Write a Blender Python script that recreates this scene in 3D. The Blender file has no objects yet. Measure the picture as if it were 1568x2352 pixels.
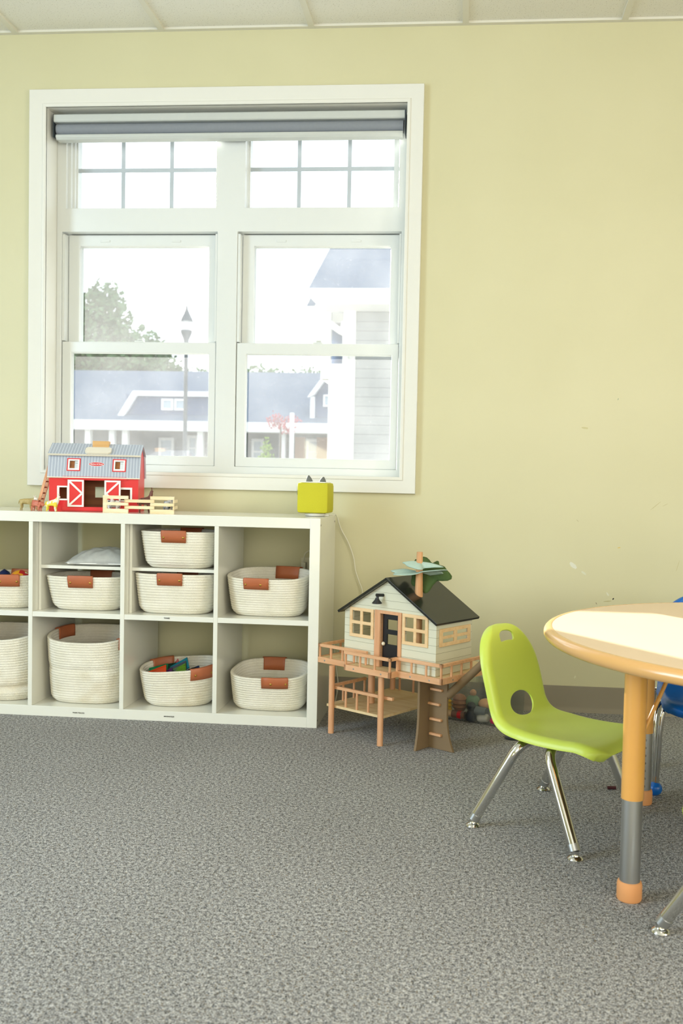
import bpy, bmesh, math, random
from mathutils import Vector, Matrix, noise

S = bpy.context.scene
COL = S.collection
R = math.radians
rnd = random.Random(7)

# ------------------------------------------------------------------ camera
CX, CY, CZ = 0.5205, -3.7858, 0.9042
YAW, PIT, ROL, FPX, PPX, PPY = 0.0881, -0.0420, 0.0216, 2164.53, 94.2756, 19.0955


def cam_axes():
    sy, cy = math.sin(YAW), math.cos(YAW)
    sp, cp = math.sin(PIT), math.cos(PIT)
    fwd = Vector((-sy * cp, cy * cp, sp))
    right = Vector((cy, sy, 0))
    up = right.cross(fwd)
    cr, sr = math.cos(ROL), math.sin(ROL)
    return cr * right + sr * up, -sr * right + cr * up, fwd


AR, AU, AF = cam_axes()
CAMP = Vector((CX, CY, CZ))
cd = bpy.data.cameras.new('camera')
cam = bpy.data.objects.new('camera', cd)
COL.objects.link(cam)
cam.matrix_world = Matrix(((AR.x, AU.x, -AF.x, CX), (AR.y, AU.y, -AF.y, CY), (AR.z, AU.z, -AF.z, CZ), (0, 0, 0, 1)))
cd.sensor_fit = 'VERTICAL'
cd.sensor_height = 36
cd.lens = FPX / 2352 * 36
cd.shift_x = -PPX / 2352
cd.shift_y = PPY / 2352
cd.clip_start = 0.05
cd.clip_end = 300
cd.dof.use_dof = True
cd.dof.focus_distance = 3.0
cd.dof.aperture_fstop = 5.0
S.camera = cam


def at(x, y, Y):
    """measured point of the photograph on the vertical plane at distance Y"""
    d = AR * ((x - 784 - PPX) / FPX) - AU * ((y - 1176 - PPY) / FPX) + AF
    return CAMP + d * ((Y - CY) / d.y)


# ------------------------------------------------------------------ light and exposure
S.view_settings.view_transform = 'Standard'
S.view_settings.look = 'None'
S.view_settings.gamma = 1
S.view_settings.use_curve_mapping = False
S.view_settings.exposure = -0.16

W = bpy.data.worlds.new('sky')
S.world = W
W.use_nodes = True
bg = W.node_tree.nodes['Background']
bg.inputs[0].default_value = (0.86, 0.93, 1.0, 1)
bg.inputs[1].default_value = 2.2

SUN_DIR = Vector((0.57, -0.82, -0.28)).normalized()
sl = bpy.data.lights.new('sun', 'SUN')
sl.energy = 26.0
sl.angle = R(0.6)
sl.color = (1.0, 0.94, 0.85)
sun = bpy.data.objects.new('sun', sl)
COL.objects.link(sun)
sun.rotation_euler = SUN_DIR.to_track_quat('-Z', 'Y').to_euler()
sun.location = (-6, 9, 5)


def area(name, loc, direction, sx, sy, power, color):
    l = bpy.data.lights.new(name, 'AREA')
    l.shape = 'RECTANGLE'
    l.size, l.size_y = sx, sy
    l.energy = power
    l.color = color
    o = bpy.data.objects.new(name, l)
    COL.objects.link(o)
    o.location = loc
    o.rotation_euler = Vector(direction).to_track_quat('-Z', 'Z').to_euler()
    return o


# daylight through the windows of the left and rear walls, and added ceiling fill
area('window_daylight_left', (-3.12, -3.2, 1.65), (1, 0, 0), 2.4, 1.4, 130, (0.62, 0.81, 1.0))
area('window_daylight_rear', (1.9, -6.86, 1.65), (0, 1, 0), 2.6, 1.4, 95, (1.0, 0.95, 0.87))
area('window_daylight_right', (3.62, -3.9, 1.60), (-1, 0, 0), 2.4, 1.4, 75, (1.0, 0.93, 0.82))
for i, (x, y) in enumerate(((-1.3, -2.4), (1.2, -2.4))):
    area('ceiling_fill_light', (x, y, 2.66), (0, 0, -1), 0.55, 1.15, (5, 7)[i], (1.0, 0.90, 0.72) if x > 0 else (1.0, 0.96, 0.9))


# ------------------------------------------------------------------ materials
def lin(h):
    h = h.lstrip('#')
    v = [int(h[i:i + 2], 16) / 255 for i in (0, 2, 4)]
    return tuple((c / 12.92 if c <= 0.04045 else ((c + 0.055) / 1.055) ** 2.4) for c in v)


class NT:
    def __init__(s, name):
        s.m = bpy.data.materials.new(name)
        s.m.use_nodes = True
        s.t = s.m.node_tree
        s.p = s.t.nodes['Principled BSDF']
        s.out = s.t.nodes['Material Output']

    def n(s, typ, **kw):
        nd = s.t.nodes.new(typ)
        for k, v in kw.items():
            setattr(nd, k, v)
        return nd

    def l(s, a, b):
        s.t.links.new(a, b)

    def val(s, sock, v):
        if isinstance(v, (int, float)):
            sock.default_value = v
        elif isinstance(v, tuple):
            sock.default_value = v if len(sock.default_value) == len(v) else v + (1,)
        else:
            s.l(v, sock)

    def math(s, op, a, b=0.0, c=None, clamp=False):
        nd = s.n('ShaderNodeMath', operation=op, use_clamp=clamp)
        s.val(nd.inputs[0], a)
        s.val(nd.inputs[1], b)
        if c is not None:
            s.val(nd.inputs[2], c)
        return nd.outputs[0]

    def mix(s, f, a, b):
        nd = s.n('ShaderNodeMix', data_type='RGBA')
        s.val(nd.inputs[0], f)
        s.val(nd.inputs[6], a)
        s.val(nd.inputs[7], b)
        return nd.outputs[2]

    def noise(s, scale, detail=3, rough=0.5, vec=None):
        nd = s.n('ShaderNodeTexNoise')
        nd.inputs['Scale'].default_value = scale
        nd.inputs['Detail'].default_value = detail
        nd.inputs['Roughness'].default_value = rough
        s.l(vec if vec is not None else s.obj(), nd.inputs['Vector'])
        return nd.outputs[0]

    def obj(s):
        if not hasattr(s, '_o'):
            s._o = s.n('ShaderNodeTexCoord')
        return s._o.outputs['Object']

    def xyz(s):
        if not hasattr(s, '_x'):
            s._x = s.n('ShaderNodeSeparateXYZ')
            s.l(s.obj(), s._x.inputs[0])
        return s._x.outputs

    def ramp(s, f, lo, hi):
        nd = s.n('ShaderNodeMapRange', clamp=True)
        s.val(nd.inputs[0], f)
        nd.inputs[1].default_value = lo
        nd.inputs[2].default_value = hi
        return nd.outputs[0]

    def bump(s, h, strength=0.3, dist=0.002):
        nd = s.n('ShaderNodeBump')
        nd.inputs['Strength'].default_value = strength
        nd.inputs['Distance'].default_value = dist
        s.l(h, nd.inputs['Height'])
        s.l(nd.outputs[0], s.p.inputs['Normal'])

    def base(s, c):
        s.val(s.p.inputs['Base Color'], c)

    def set(s, rough=0.5, metal=0.0, spec=0.5, coat=0.0):
        s.p.inputs['Roughness'].default_value = rough
        s.p.inputs['Metallic'].default_value = metal
        s.p.inputs['Specular IOR Level'].default_value = spec
        s.p.inputs['Coat Weight'].default_value = coat
        return s


def plain(name, hexc, rough=0.5, metal=0.0, spec=0.5, var=0.06, scale=25, coat=0.0):
    t = NT(name).set(rough, metal, spec, coat)
    c = lin(hexc)
    if var:
        d = tuple(max(0, x * (1 - var)) for x in c)
        t.base(t.mix(t.noise(scale), d, c))
    else:
        t.base(c)
    return t.m


def wood(name, hexa, hexb, axis=0, rough=0.45, scale=1.0):
    t = NT(name).set(rough)
    mp = t.n('ShaderNodeMapping')
    sc = [60 * scale] * 3
    sc[axis] = 5 * scale
    mp.inputs['Scale'].default_value = sc
    t.l(t.obj(), mp.inputs['Vector'])
    f = t.noise(1.0, 4, 0.6, mp.outputs[0])
    t.base(t.mix(t.ramp(f, 0.35, 0.68), lin(hexb), lin(hexa)))
    return t.m


def make_wall(name, marks=()):
    t = NT(name).set(0.42, 0, 0.35)
    c = t.mix(t.ramp(t.noise(2.2, 2), 0.3, 0.7), lin('#cfcaa4'), lin('#d3cea9'))
    x = t.xyz()
    for (mx, mz, a, b, ang, hx, op) in marks:
        ca, sa = math.cos(ang), math.sin(ang)
        dx = t.math('SUBTRACT', x[0], mx)
        dz = t.math('SUBTRACT', x[2], mz)
        u = t.math('DIVIDE', t.math('ADD', t.math('MULTIPLY', dx, ca), t.math('MULTIPLY', dz, sa)), a)
        v = t.math('DIVIDE', t.math('SUBTRACT', t.math('MULTIPLY', dz, ca), t.math('MULTIPLY', dx, sa)), b)
        r2 = t.math('ADD', t.math('MULTIPLY', u, u), t.math('MULTIPLY', v, v))
        r2 = t.math('ADD', r2, t.math('MULTIPLY', t.math('SUBTRACT', t.noise(180, 2), 0.5), 1.6))
        f = t.math('MULTIPLY', t.math('LESS_THAN', r2, 1.0), op)
        c = t.mix(f, c, lin(hx))
    t.base(c)
    t.bump(t.noise(260, 3), 0.12, 0.001)
    return t.m


def make_carpet():
    t = NT('carpet').set(0.95, 0, 0.1)
    a = t.noise(330, 2, 0.65)
    b = t.noise(115, 3, 0.6)
    k = t.noise(1.4, 3)
    s = t.math('ADD', t.math('MULTIPLY', a, 0.6), t.math('MULTIPLY', b, 0.4))
    c = t.mix(t.ramp(s, 0.40, 0.61), lin('#2f2f2e'), lin('#dddbd8'))
    c2 = t.mix(t.ramp(t.noise(210, 1), 0.56, 0.72), c, lin('#787d84'))
    c3 = t.mix(t.ramp(t.noise(190, 1, 0.5), 0.62, 0.75), c2, lin('#8c7a5c'))
    t.base(t.mix(t.math('MULTIPLY', t.ramp(k, 0.35, 0.7), 0.16), c3, lin('#57544e')))
    t.bump(s, 0.9, 0.006)
    return t.m


def make_tile():
    t = NT('ceiling_tile').set(0.9, 0, 0.2)
    f = t.ramp(t.noise(230, 1, 0.4), 0.66, 0.72)
    t.base(t.mix(f, lin('#eceadf'), lin('#bdb9a8')))
    t.bump(t.noise(400, 2), 0.3, 0.002)
    return t.m


def make_glass(name, dust_glare=0.10, fac=0.06):
    t = NT(name)
    nt = t.t
    nt.nodes.remove(t.p)
    tr = t.n('ShaderNodeBsdfTransparent')
    tr.inputs[0].default_value = (0.97, 0.985, 0.99, 1)
    gl = t.n('ShaderNodeBsdfGlossy')
    gl.inputs['Roughness'].default_value = 0.02
    tl = t.n('ShaderNodeBsdfTranslucent')
    tl.inputs[0].default_value = (0.95, 0.97, 1.0, 1)
    df = t.n('ShaderNodeBsdfDiffuse')
    df.inputs[0].default_value = (0.9, 0.9, 0.9, 1)
    m0 = t.n('ShaderNodeMixShader')
    m0.inputs[0].default_value = 0.35
    t.l(tl.outputs[0], m0.inputs[1])
    t.l(df.outputs[0], m0.inputs[2])
    m1 = t.n('ShaderNodeMixShader')
    sp = t.math('MULTIPLY', t.ramp(t.noise(150, 1, 0.4), 0.68, 0.76), 0.06)
    base = t.math('ADD', t.math('MULTIPLY', t.ramp(t.noise(5, 3), 0.3, 0.7), dust_glare * 0.5), dust_glare * 0.75)
    t.l(t.math('ADD', base, sp), m1.inputs[0])
    t.l(tr.outputs[0], m1.inputs[1])
    t.l(m0.outputs[0], m1.inputs[2])
    m2 = t.n('ShaderNodeMixShader')
    m2.inputs[0].default_value = fac
    t.l(m1.outputs[0], m2.inputs[1])
    t.l(gl.outputs[0], m2.inputs[2])
    t.l(m2.outputs[0], t.out.inputs[0])
    return t.m


def make_clear(name, hexc, alpha=0.25, rough=0.15):
    t = NT(name)
    tr = t.n('ShaderNodeBsdfTransparent')
    tr.inputs[0].default_value = (*[min(1, v * 0.5 + 0.5) for v in lin(hexc)], 1)
    t.base(lin(hexc))
    t.set(rough)
    m = t.n('ShaderNodeMixShader')
    f = t.math('ADD', alpha, t.math('MULTIPLY', t.math('SUBTRACT', t.noise(40, 2), 0.5), alpha * 0.4))
    t.l(f, m.inputs[0])
    t.l(tr.outputs[0], m.inputs[1])
    t.l(t.p.outputs[0], m.inputs[2])
    t.l(m.outputs[0], t.out.inputs[0])
    return t.m


def make_grooved(name, hexa, hexline, axis, pitch, width, rough=0.45, off=0.0):
    t = NT(name).set(rough)
    f = t.math('FRACT', t.math('DIVIDE', t.math('ADD', t.xyz()[axis], 50 * pitch + off), pitch))
    ln = t.math('LESS_THAN', f, width)
    c = t.mix(t.noise(30), tuple(v * 0.96 for v in lin(hexa)), lin(hexa))
    t.base(t.mix(ln, c, lin(hexline)))
    t.bump(t.math('SUBTRACT', 1.0, ln), 0.5, 0.001)
    return t.m


def make_rope(name, stain=0.0):
    t = NT(name).set(0.9, 0, 0.15)
    x = t.xyz()
    ang = t.math('ARCTAN2', x[1], x[0])
    tw = t.math('SINE', t.math('ADD', t.math('MULTIPLY', ang, 170), t.math('MULTIPLY', x[2], 520)))
    c = t.mix(t.ramp(t.noise(14, 3), 0.3, 0.75), lin('#f3eddd'), lin('#e6dfca'))
    if stain:
        c = t.mix(t.math('MULTIPLY', t.ramp(t.noise(7, 2), 0.55, 0.75), stain), c, lin('#c9ac7c'))
    t.base(c)
    t.bump(t.math('ADD', tw, t.math('MULTIPLY', t.noise(500, 2), 1.5)), 0.45, 0.0012)
    return t.m


M = {}
M['carpet'] = make_carpet()
M['tile'] = make_tile()
M['white_trim'] = plain('white_trim', '#e4e3da', 0.3, 0, 0.5, 0.02)
M['vinyl'] = plain('white_vinyl', '#dfe2df', 0.28, 0, 0.5, 0.02)
M['tbar'] = plain('ceiling_grid_metal', '#e2dfd0', 0.45, 0, 0.4, 0.03)
M['baseboard'] = plain('taupe_vinyl', '#8d8471', 0.45, 0, 0.4, 0.08, 6)
M['glass'] = make_glass('dusty_glare_glass', 0.055)  # dust film also stands in for the veiling glare over the view
M['glass_clean'] = make_glass('pane_glass', 0.012)
M['shelf'] = plain('white_lacquer', '#e9e8dc', 0.16, 0, 0.5, 0.02, 4, 0.25)
M['black'] = plain('black_print', '#151515', 0.6, 0, 0.3, 0)
M['rope'] = make_rope('cotton_rope')
M['rope_stained'] = make_rope('cotton_rope_stained', 0.35)
M['leather'] = plain('tan_leather', '#b9683f', 0.45, 0, 0.45, 0.2, 22)
M['leather_dark'] = plain('brown_leather', '#9a5226', 0.5, 0, 0.4, 0.2, 22)
M['brass'] = plain('brass', '#b08d45', 0.28, 1.0, 0.5, 0.1, 60)
M['chrome'] = plain('chrome', '#d9d9d6', 0.09, 1.0, 0.5, 0.05, 8)
M['steel'] = plain('brushed_steel', '#c6c7c6', 0.36, 1.0, 0.5, 0.1, 9)
M['lime'] = plain('lime_plastic', '#c8da56', 0.38, 0, 0.5, 0.05, 5)
M['blue'] = plain('blue_plastic', '#0a62b5', 0.33, 0, 0.5, 0.05, 8)
M['nylon'] = plain('grey_nylon', '#7b7d7c', 0.45, 0, 0.4, 0.08)
M['table_top'] = plain('maple_laminate', '#ebcfb0', 0.35, 0, 0.5, 0.05, 3)
M['table_edge'] = plain('tan_edge_band', '#dfad6c', 0.2, 0, 0.5, 0.04, 4, 0.3)
M['orange'] = plain('orange_enamel', '#e8ab58', 0.3, 0, 0.5, 0.04, 6, 0.2)
M['orange_cap'] = plain('orange_rubber', '#e2a068', 0.6, 0, 0.3, 0.05)
M['beech'] = wood('beech_wood', '#e3ae84', '#d59c70', 2)
M['beech_u'] = wood('beech_wood_rail', '#e6b48a', '#d9a273', 0)
M['pine_pale'] = wood('pale_ply', '#e8cfa1', '#dcbc87', 0)
M['window_wood'] = wood('pale_birch', '#f0cfa0', '#e8c08c', 0)
M['birch_fence'] = wood('fence_birch', '#f2e0bb', '#e6cd9c', 0)
M['siding_toy'] = make_grooved('mint_siding', '#dddac2', '#a3a084', 2, 0.0262, 0.045, off=0.004)
M['roof_toy'] = make_grooved('black_roof_boards', '#22231f', '#0a0a0a', 1, 0.033, 0.05, 0.22, off=0.002)
M['black_paint'] = plain('black_paint', '#17181a', 0.35, 0, 0.5, 0.05)
M['brown_mdf'] = plain('brown_board', '#8a7355', 0.6, 0, 0.3, 0.08, 12)
M['felt_dark'] = plain('dark_green_felt', '#51653a', 0.95, 0, 0.1, 0.25, 120)
M['felt_pale'] = plain('pale_teal_felt', '#b2c8ba', 0.95, 0, 0.1, 0.15, 120)
M['cream'] = plain('cream_bead', '#efe3c8', 0.4)
M['red'] = plain('red_paint', '#e0292f', 0.35, 0, 0.5, 0.05)
M['barn_brown'] = wood('barn_inside', '#a9692c', '#8d5320', 0)
M['cream_paint'] = plain('cream_paint', '#e7dfcd', 0.4, 0, 0.4, 0.03)
M['tan_handle'] = wood('tan_handle', '#dcb074', '#cf9f60', 0)
M['barn_roof'] = make_grooved('barn_roof', '#a9b1bf', '#e3e8ee', 0, 0.0112, 0.13, off=0.003)
M['oval_red'] = plain('logo_red', '#d8343a', 0.4)
M['white_paint'] = plain('white_paint', '#f2f1ec', 0.4, 0, 0.4, 0.02)
M['yellow_fabric'] = plain('yellow_green_fabric', '#c6c034', 0.85, 0, 0.2, 0.08, 260)
M['ear_rubber'] = plain('grey_rubber', '#5f625c', 0.6)
M['cable'] = plain('white_cable', '#e4e1cd', 0.45)
M['bag'] = make_clear('frosted_plastic_bag', '#d6d7d2', 0.6, 0.22)
M['bin'] = make_clear('clear_plastic_bin', '#eef0ec', 0.05, 0.12)
M['blind_fabric'] = plain('grey_blind_fabric', '#8d9299', 0.8, 0, 0.2, 0.1, 90)
M['blind_case'] = plain('blind_cassette', '#c9cdc8', 0.4)
M['socket'] = plain('ivory_plastic', '#ddd8bf', 0.4)
M['grey_siding'] = make_grooved('grey_siding', '#8d9297', '#62676c', 2, 0.127, 0.06, 0.7)
M['navy_siding'] = make_grooved('navy_siding', '#4b5f80', '#36466a', 2, 0.15, 0.06, 0.7)
M['dark_siding'] = make_grooved('dark_siding', '#5b6570', '#454e58', 2, 0.15, 0.06, 0.7)
M['shingle'] = plain('grey_shingles', '#66758a', 0.9, 0, 0.2, 0.25, 9)
M['brick'] = plain('orange_brick', '#b5805f', 0.9, 0, 0.2, 0.3, 12)
M['muntin'] = plain('muntin_grey', '#b4bcc2', 0.4)
M['ext_white'] = plain('exterior_white', '#f1f2f2', 0.6, 0, 0.3, 0.02)
M['ext_glass'] = plain('house_glass', '#9fb0bd', 0.15, 0, 0.5, 0.1)
M['foliage'] = plain('foliage', '#5f7d55', 0.8, 0, 0.2, 0.35, 3)
M['foliage_lime'] = plain('lime_foliage', '#93b24f', 0.8, 0, 0.2, 0.25, 8)
M['foliage_red'] = plain('red_blossom', '#c05a66', 0.8, 0, 0.2, 0.25, 8)
M['bark'] = plain('bark', '#5d5146', 0.9)
M['lamp_metal'] = plain('dark_lamp_metal', '#4b545c', 0.5, 0.3)
M['globe'] = make_clear('lamp_globe', '#f5f7f7', 0.5, 0.3)
M['lawn'] = plain('pale_paving', '#8a8a82', 0.9, 0, 0.2, 0.2, 0.6)
M['crayon'] = plain('maroon_wax', '#4b1720', 0.5)

# ------------------------------------------------------------------ geometry helpers


class B:
    def __init__(s):
        s.bm = bmesh.new()

    def box(s, x0, x1, y0, y1, z0, z1, mtx=None, bevel=0.0):
        vs = [s.bm.verts.new((x, y, z)) for z in (z0, z1) for y in (y0, y1) for x in (x0, x1)]
        fs = [s.bm.faces.new([vs[i] for i in f]) for f in ((0, 2, 3, 1), (4, 5, 7, 6), (0, 1, 5, 4), (2, 6, 7, 3), (0, 4, 6, 2), (1, 3, 7, 5))]
        if bevel:
            es = list({e for f in fs for e in f.edges})
            r = bmesh.ops.bevel(s.bm, geom=es, offset=bevel, segments=2, affect='EDGES', profile=0.6)
            vs = list({v for f in r['faces'] for v in f.verts} | {v for v in vs if v.is_valid})
        if mtx is not None:
            for v in vs:
                v.co = mtx @ v.co
        return s

    def tube(s, pts, r, seg=14, caps=True, closed=False):
        pts = [Vector(p) for p in pts]
        rs = r if isinstance(r, (list, tuple)) else [r] * len(pts)
        n = len(pts)
        rings = []
        nv = None
        for i, p in enumerate(pts):
            if closed:
                d = (pts[(i + 1) % n] - pts[i - 1]).normalized()
            else:
                d = (pts[min(i + 1, n - 1)] - pts[max(i - 1, 0)]).normalized()
            if nv is None:
                nv = d.orthogonal().normalized()
            else:
                nv = (nv - d * nv.dot(d)).normalized()
            b = d.cross(nv)
            rings.append([s.bm.verts.new(p + (nv * math.cos(a) + b * math.sin(a)) * rs[i]) for a in [2 * math.pi * k / seg for k in range(seg)]])
        for i in range(n - 1 + (1 if closed else 0)):
            A, Bq = rings[i], rings[(i + 1) % n]
            for k in range(seg):
                s.bm.faces.new((A[k], A[(k + 1) % seg], Bq[(k + 1) % seg], Bq[k]))
        if caps and not closed:
            s.bm.faces.new(rings[0][::-1])
            s.bm.faces.new(rings[-1])
        return s

    def lathe(s, prof, seg=24, mtx=None):
        rings = []
        for r, z in prof:
            if r < 1e-6:
                rings.append([s.bm.verts.new((0, 0, z))])
            else:
                rings.append([s.bm.verts.new((r * math.cos(2 * math.pi * k / seg), r * math.sin(2 * math.pi * k / seg), z)) for k in range(seg)])
        for A, Bq in zip(rings, rings[1:]):
            for k in range(seg):
                k2 = (k + 1) % seg
                q = [A[k % len(A)], A[k2 % len(A)], Bq[k2 % len(Bq)], Bq[k % len(Bq)]]
                u = []
                for v in q:
                    if v not in u:
                        u.append(v)
                if len(u) > 2:
                    s.bm.faces.new(u)
        if len(rings[0]) > 1:
            s.bm.faces.new(rings[0][::-1])
        if len(rings[-1]) > 1:
            s.bm.faces.new(rings[-1])
        if mtx is not None:
            for rg in rings:
                for v in rg:
                    v.co = mtx @ v.co
        return s

    def prism(s, poly, y0, y1, mtx=None):
        """polygon in x,z extruded along y"""
        a = [s.bm.verts.new((x, y0, z)) for x, z in poly]
        b = [s.bm.verts.new((x, y1, z)) for x, z in poly]
        s.bm.faces.new(a)
        s.bm.faces.new(b[::-1])
        n = len(poly)
        for i in range(n):
            s.bm.faces.new((a[i], b[i], b[(i + 1) % n], a[(i + 1) % n]))
        if mtx is not None:
            for v in a + b:
                v.co = mtx @ v.co
        return s

    def holed(s, xs, zs, holes, y0, y1, mtx=None):
        """slab x,z with rectangular holes, thickness y0..y1"""
        X = sorted(set([xs[0], xs[1]] + [v for h in holes for v in h[:2]]))
        Z = sorted(set([zs[0], zs[1]] + [v for h in holes for v in h[2:]]))
        X = [v for v in X if xs[0] - 1e-9 <= v <= xs[1] + 1e-9]
        Z = [v for v in Z if zs[0] - 1e-9 <= v <= zs[1] + 1e-9]
        nx, nz = len(X) - 1, len(Z) - 1

        def sol(i, j):
            if not (0 <= i < nx and 0 <= j < nz):
                return False
            cx, cz = (X[i] + X[i + 1]) / 2, (Z[j] + Z[j + 1]) / 2
            return not any(h[0] < cx < h[1] and h[2] < cz < h[3] for h in holes)
        vd = {}

        def v(i, j, k):
            if (i, j, k) not in vd:
                vd[(i, j, k)] = s.bm.verts.new((X[i], (y0, y1)[k], Z[j]))
            return vd[(i, j, k)]
        for i in range(nx):
            for j in range(nz):
                if not sol(i, j):
                    continue
                s.bm.faces.new((v(i, j, 0), v(i + 1, j, 0), v(i + 1, j + 1, 0), v(i, j + 1, 0)))
                s.bm.faces.new((v(i, j, 1), v(i, j + 1, 1), v(i + 1, j + 1, 1), v(i + 1, j, 1)))
                if not sol(i - 1, j):
                    s.bm.faces.new((v(i, j, 0), v(i, j + 1, 0), v(i, j + 1, 1), v(i, j, 1)))
                if not sol(i + 1, j):
                    s.bm.faces.new((v(i + 1, j, 0), v(i + 1, j, 1), v(i + 1, j + 1, 1), v(i + 1, j + 1, 0)))
                if not sol(i, j - 1):
                    s.bm.faces.new((v(i, j, 0), v(i, j, 1), v(i + 1, j, 1), v(i + 1, j, 0)))
                if not sol(i, j + 1):
                    s.bm.faces.new((v(i, j + 1, 0), v(i + 1, j + 1, 0), v(i + 1, j + 1, 1), v(i, j + 1, 1)))
        if mtx is not None:
            for w in vd.values():
                w.co = mtx @ w.co
        return s

    def ball(s, c, r, sub=2, sc=(1, 1, 1)):
        m = Matrix.Translation(c) @ Matrix.Diagonal((r * sc[0], r * sc[1], r * sc[2], 1))
        bmesh.ops.create_icosphere(s.bm, subdivisions=sub, radius=1, matrix=m)
        return s

    def grid(s, fn, nu, nv, closed_u=False):
        vs = [[s.bm.verts.new(fn(i / nu, j / nv)) for j in range(nv + 1)] for i in range(nu if closed_u else nu + 1)]
        for i in range(nu):
            for j in range(nv):
                a, b = vs[i], vs[(i + 1) % len(vs)]
                s.bm.faces.new((a[j], b[j], b[j + 1], a[j + 1]))
        return vs

    def build(s, name, mat, parent=None, smooth=False, bevel=0.0, label=None, kind=None, loc=None, rot=None, recalc=True):
        if recalc:
            bmesh.ops.recalc_face_normals(s.bm, faces=s.bm.faces[:])
        me = bpy.data.meshes.new(name)
        s.bm.to_mesh(me)
        s.bm.free()
        for m in (mat if isinstance(mat, (list, tuple)) else [mat]):
            me.materials.append(m if not isinstance(m, str) else M[m])
        if smooth:
            for p in me.polygons:
                p.use_smooth = True
            if smooth != 'all':
                me.set_sharp_from_angle(angle=R(38))
        o = bpy.data.objects.new(name, me)
        COL.objects.link(o)
        if parent is not None:
            o.parent = parent
        if bevel:
            b = o.modifiers.new('bevel', 'BEVEL')
            b.width = bevel
            b.segments = 2
            b.limit_method = 'ANGLE'
        if label:
            o['label'] = label
        if kind:
            o['kind'] = kind
        if loc is not None:
            o.location = loc
        if rot is not None:
            o.rotation_euler = rot
        return o


def tag(o, label, cat, group=None):
    o['label'] = label
    o['category'] = cat
    if group:
        o['group'] = group
    return o


def thing(name, label, cat, loc=(0, 0, 0), rz=0.0, group=None, rot=None):
    o = bpy.data.objects.new(name, None)
    o.empty_display_size = 0.05
    COL.objects.link(o)
    o.location = loc
    o.rotation_euler = rot if rot else (0, 0, rz)
    return tag(o, label, cat, group)


def struct(o):
    o['kind'] = 'structure'
    return o


def frame_bm(x0, x1, z0, z1, prof):
    """mitred frame: prof = list of (inset outward from opening, y)"""
    b = B()
    rings = []
    for d, y in prof:
        rings.append([b.bm.verts.new((x, y, z)) for x, z in ((x0 - d, z0 - d), (x1 + d, z0 - d), (x1 + d, z1 + d), (x0 - d, z1 + d))])
    n = len(rings)
    for i in range(n):
        A, C = rings[i], rings[(i + 1) % n]
        for k in range(4):
            b.bm.faces.new((A[k], A[(k + 1) % 4], C[(k + 1) % 4], C[k]))
    return b


def text_mesh(name, body, size, mat, parent, mtx, label=None):
    cu = bpy.data.curves.new(name, 'FONT')
    cu.body = body
    cu.size = size
    cu.align_x = 'CENTER'
    cu.align_y = 'CENTER'
    cu.extrude = 0.0002
    cu.offset = size * 0.012
    tmp = bpy.data.objects.new(name, cu)
    COL.objects.link(tmp)
    dg = bpy.context.evaluated_depsgraph_get()
    me = bpy.data.meshes.new_from_object(tmp.evaluated_get(dg))
    bpy.data.objects.remove(tmp)
    me.materials.clear()
    me.materials.append(M[mat])
    o = bpy.data.objects.new(name, me)
    COL.objects.link(o)
    o.parent = parent
    o.matrix_local = mtx
    if label:
        o['label'] = label
    return o


FACE_FRONT = Matrix.Rotation(R(90), 4, 'X')   # text lying in xy -> facing -y

# ------------------------------------------------------------------ room shell
H = 2.700
XL, XR, YB = -3.2, 3.7, -7.0
struct(B().box(XL - .2, XR + .2, YB - .2, 0.25, -0.12, 0.0).build('floor', 'carpet'))
struct(B().box(XL - .2, XR + .2, YB - .2, 0.25, H + .004, H + .12).build('ceiling', 'tile'))

marks = []
for (px, py, a, b, ang, hx, op) in (
        (1316, 1299, .017, .008, -.7, '#dfe0d2', .8), (1340, 1316, .011, .004, -.6, '#d8dac6', .7),
        (1395, 1365, .008, .003, -1.0, '#dfe0cf', .7), (1408, 1375.5, .0045, .0025, .9, '#1a1710', 1),
        (1395, 1381, .016, .002, .12, '#a89e66', .7), (1343, 983, .014, .004, -.1, '#b9b176', .6),
        (1505, 1162, .026, .0018, .72, '#b9b07c', .6), (1419, 917, .004, .0018, 1.2, '#9aa587', .9),
        (1421, 1258, .006, .002, .2, '#d0b65e', .9), (1369, 1386, .005, .0015, -1.0, '#6b5a3c', .8),
        (1320, 1555, .006, .003, 1.2, '#e4e2c4', .8), (1527, 1160, .012, .0015, .5, '#beb684', .6),
        (1556, 1300, .022, .0014, 1.3, '#b8ae74', .5), (1326, 1196, .006, .002, -.8, '#bab38a', .7)):
    p = at(px, py, 0)
    marks.append((p.x, p.z, a, b, ang, hx, op))
M['wall_marked'] = make_wall('wall_paint_marked', marks)
M['wall'] = make_wall('wall_paint')
WX0, WX1, WZ0, WZ1 = -1.2285, 0.250, 0.920, 2.400
struct(B().holed((XL - .2, XR + .2), (0, H), [(WX0 - .012, WX1 + .012, WZ0 - .012, WZ1 + .012)], 0, 0.22).build('wall_back', 'wall_marked'))
# left and rear walls with the openings that let daylight in
RZ = Matrix.Rotation(R(90), 4, 'Z')
struct(B().holed((YB - .2, 0), (0, H), [(-4.4, -2.0, .95, 2.35)], -XL, -XL + .2, Matrix.Rotation(R(90), 4, 'Z')).build('wall_left', 'wall'))
struct(B().holed((YB - .2, 0), (0, H), [(-5.1, -2.7, .90, 2.30)], -XR - .2, -XR, Matrix.Rotation(R(90), 4, 'Z')).build('wall_right', 'wall'))
struct(B().holed((XL, XR), (0, H), [(.6, 3.2, .95, 2.35)], YB - .2, YB).build('wall_rear', 'wall'))

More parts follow.
